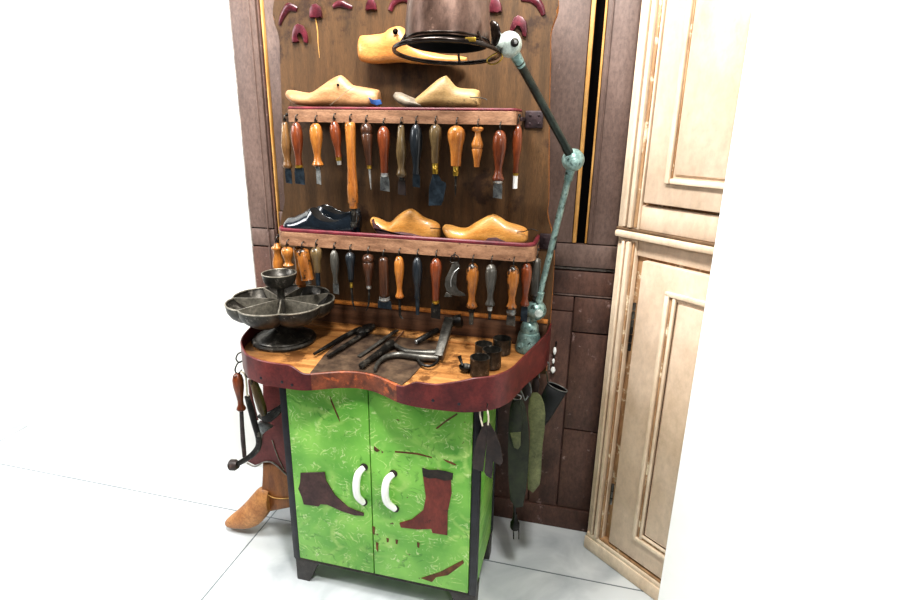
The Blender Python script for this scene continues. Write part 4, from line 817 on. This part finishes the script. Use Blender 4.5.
flap('leather_strop', 'pale olive leather strop with rounded top, hanging right of the dark green one', [(529, 396), (533, 393), (537, 393), (541, 396.5), (544, 404), (545.3, 415), (544.5, 430), (542.5, 445), (541.5, 460), (541, 475), (539.5, 485), (533, 493), (527.5, 489), (527.5, 470), (529.5, 450), (530, 430), (528, 412)], .165, .006, 'olive', 'strop')
flap('leather_sole', 'dark leather sole hanging on a hook behind the olive strop', [(524, 379), (528, 378), (531, 384), (531, 396), (526, 401), (523, 395), (522, 386)], .16, .005, 'leather')
flap('leather_sole', 'dark leather sole hanging closest to the black leather tube', [(533, 378.5), (538, 378), (539.5, 385), (538, 393), (533, 395), (531.5, 386)], .20, .005, 'leather')
# black tube
yy = .27
tb = thing('leather_tube', 'black open leather tube hanging tilted in front of the brown door', 'tube', at(550, 385, y=yy), gR)
a_ = at(557.5, 387, y=yy-.02); b_ = at(537, 424, y=yy+.02); d = (b_-a_).normalized(); u1 = d.cross(V((0, 1, 0))).normalized(); w1 = d.cross(u1)
bm = BM(); rs = []
for f, ra, rb, in ((0, .032, .011), (.3, .031, .011), (.7, .029, .010), (1.0, .024, .008)):
    c = a_.lerp(b_, f); rs.append([c + u1*math.cos(2*PI*j/20)*ra + (w1*math.sin(2*PI*j/20))*rb for j in range(20)])
inn = [[c + (p-c)*.9 for p in r] for r, c in ((rs[0], a_), (rs[1], a_.lerp(b_, .3)), (rs[2], a_.lerp(b_, .68)))]
rings(bm, rs + [[b_ + d*.004 + (p-b_)*.3 for p in rs[3]]][:1], cap=True)
bm.faces.ensure_lookup_table()
top_f = [f for f in bm.faces if len(f.verts) == 20]
bmesh.ops.delete(bm, geom=[min(top_f, key=lambda f: (f.calc_center_median()-a_).length)], context='FACES_ONLY')
o = obj('body', bm, [M['blackcloth'], M['hollow_shade']], tb); md = o.modifiers.new('thick', 'SOLIDIFY'); md.thickness = .003; md.offset = -1; md.material_offset = 1; md.material_offset_rim = 0  # inner faces coloured near-black for the shade inside the tube
bm = BM(); tube(bm, rs[0], .0018, 7, closed=True); obj('edge_seam', bm, M['steel'], tb)
bm = BM(); wire(bm, [at(546, 371, y=.268), at(547, 376, y=.262), at(548, 383, y=.258)], .0018); obj('hanging_cord', bm, M['strop'], tb)
# leather pair
yy = -.055
lp2 = thing('leather_patches', 'pair of dark brown triangular leather patches on a white cord at the cabinet corner', 'leather', at(487, 412, y=yy), gR)
for i, pts in enumerate(([(483, 424), (486.5, 422), (487, 430), (485.5, 450), (483, 472), (473, 469), (472, 460), (476.5, 440)], [(487, 421), (490, 424), (495.5, 433), (500.5, 446), (503, 462), (500, 466), (492, 460), (493, 470), (491.5, 479), (486, 476), (484, 472), (486, 450)])):
    flap('patch', None, pts, yy-.004*i, .004, 'leather', parent=lp2)
bm = BM(); wire(bm, pxs([(482.5, 426), (480, 415), (481, 408), (484, 406.5), (487, 409), (488.5, 418), (488, 425)], y=yy-.003), .0025); obj('cord', bm, M['cord'], lp2, label='white cord')
bm = BM(); wire(bm, pxs([(479, 407.5), (482, 408.5), (487, 406), (486.5, 403.5)], y=yy-.001), .003); obj('knot', bm, M['cord'], lp2)
bm = BM(); wire(bm, pxs([(486.5, 402.5), (487.5, 405), (486, 408), (483.5, 406.5)], y=-.06), .0018); obj('hook', bm, M['iron'], lipR)
# cord and plug
yy = .2
pg = thing('power_cord', 'black cable with two pin plug dangling below the dark green strop', 'cord', at(515, 500, y=yy))
bm = BM(); tube(bm, spline(pxs([(520, 440), (517, 470), (514.5, 490), (514.5, 506), (515, 516)], y=yy), 5), .0042, 10); obj('cable', bm, M['blackcloth'], pg)
bm = BM(); a_ = at(515.3, 513, y=yy); lathe(bm, a_, (.02, 0, -1), [(0, 0), (.007, .001), (.007, .015), (.010, .028), (.015, .036), (.0155, .055), (.012, .063), (0, .064)], 16, (1, .75)); obj('plug', bm, M['iron'], pg)
for u in (513.5, 518.8):
    bm = BM(); tube(bm, pxs([(u-.2, 527), (u+.1, 539)], y=yy), .002, 8); obj('pin', bm, M['iron'], pg)
# bead string
yy = .308
bs_ = thing('bead_string', 'white beads on a short string against the brown door, right of the bench rim', 'string', at(555, 345, y=.44))
bm = BM(); P = pxs([(556, 344), (554.5, 352), (553.5, 362), (553, 374)], y=.464); tube(bm, spline(P, 4), .0018, 7); obj('string', bm, M['blackcloth'], bs_)
for (u, v, r, h) in ((554.7, 351, .0065, .030), (553.4, 361, .005, .02), (553, 370, .009, .026)):
    c = at(u, v, y=.463); bm = BM(); lathe(bm, c+V((0, 0, h/2)), (0, 0, -1), [(0, 0), (r*.6, h*.1), (r, h*.45), (r*.7, h*.8), (0, h)], 12); obj('bead', bm, M['ceramic'], bs_)
bm = BM(); P = [at(556, 343, y=.455), at(556.5, 342, y=.474)]; tube(bm, P, .003, 8); obj('nail', bm, M['iron'], bs_)

# ------------------------------------------------------------------ light, camera
def area(name, loc, tgt, size, e, col=(1, 1, 1), spread=180):
    l = bpy.data.lights.new(name, 'AREA'); l.energy = e; l.size = size; l.color = col; l.spread = math.radians(spread)
    o = bpy.data.objects.new(name, l); COL.objects.link(o); o.location = loc
    o.rotation_euler = (V(tgt)-V(loc)).to_track_quat('-Z', 'Y').to_euler(); return o
area('ceiling_light', (.1, -.35, 2.9), (.2, .1, 0), .5, 66, (1, .985, .96))
area('front_light', (.95, -1.0, 2.85), (.3, .3, 1.0), .22, 48, (1, .98, .95))
area('room_light', (1.9, -2.3, 2.0), (.3, .3, .8), .4, 14, (1, .98, .96))
area('left_wall_fill', (-1.9, -.9, 2.3), (-1.3, .5, .8), 1.0, 34, (1, 1, 1), 110)  # added fill without a known source, keeps the left wall and floor white
w = bpy.data.worlds.new('world'); SC.world = w; w.use_nodes = True
w.node_tree.nodes['Background'].inputs[0].default_value = (1, 1, 1, 1); w.node_tree.nodes['Background'].inputs[1].default_value = .10
cd = bpy.data.cameras.new('camera'); cam = bpy.data.objects.new('camera', cd); COL.objects.link(cam)
cd.sensor_fit = 'HORIZONTAL'; cd.sensor_width = 36; cd.lens = FPX/900*36; cd.clip_start = .05
cam.matrix_world = Matrix(((RT.x, UP.x, -FW.x, CAM.x), (RT.y, UP.y, -FW.y, CAM.y), (RT.z, UP.z, -FW.z, CAM.z), (0, 0, 0, 1)))
SC.camera = cam
SC.view_settings.view_transform = 'Standard'; SC.view_settings.look = 'Medium High Contrast'; SC.view_settings.exposure = 0
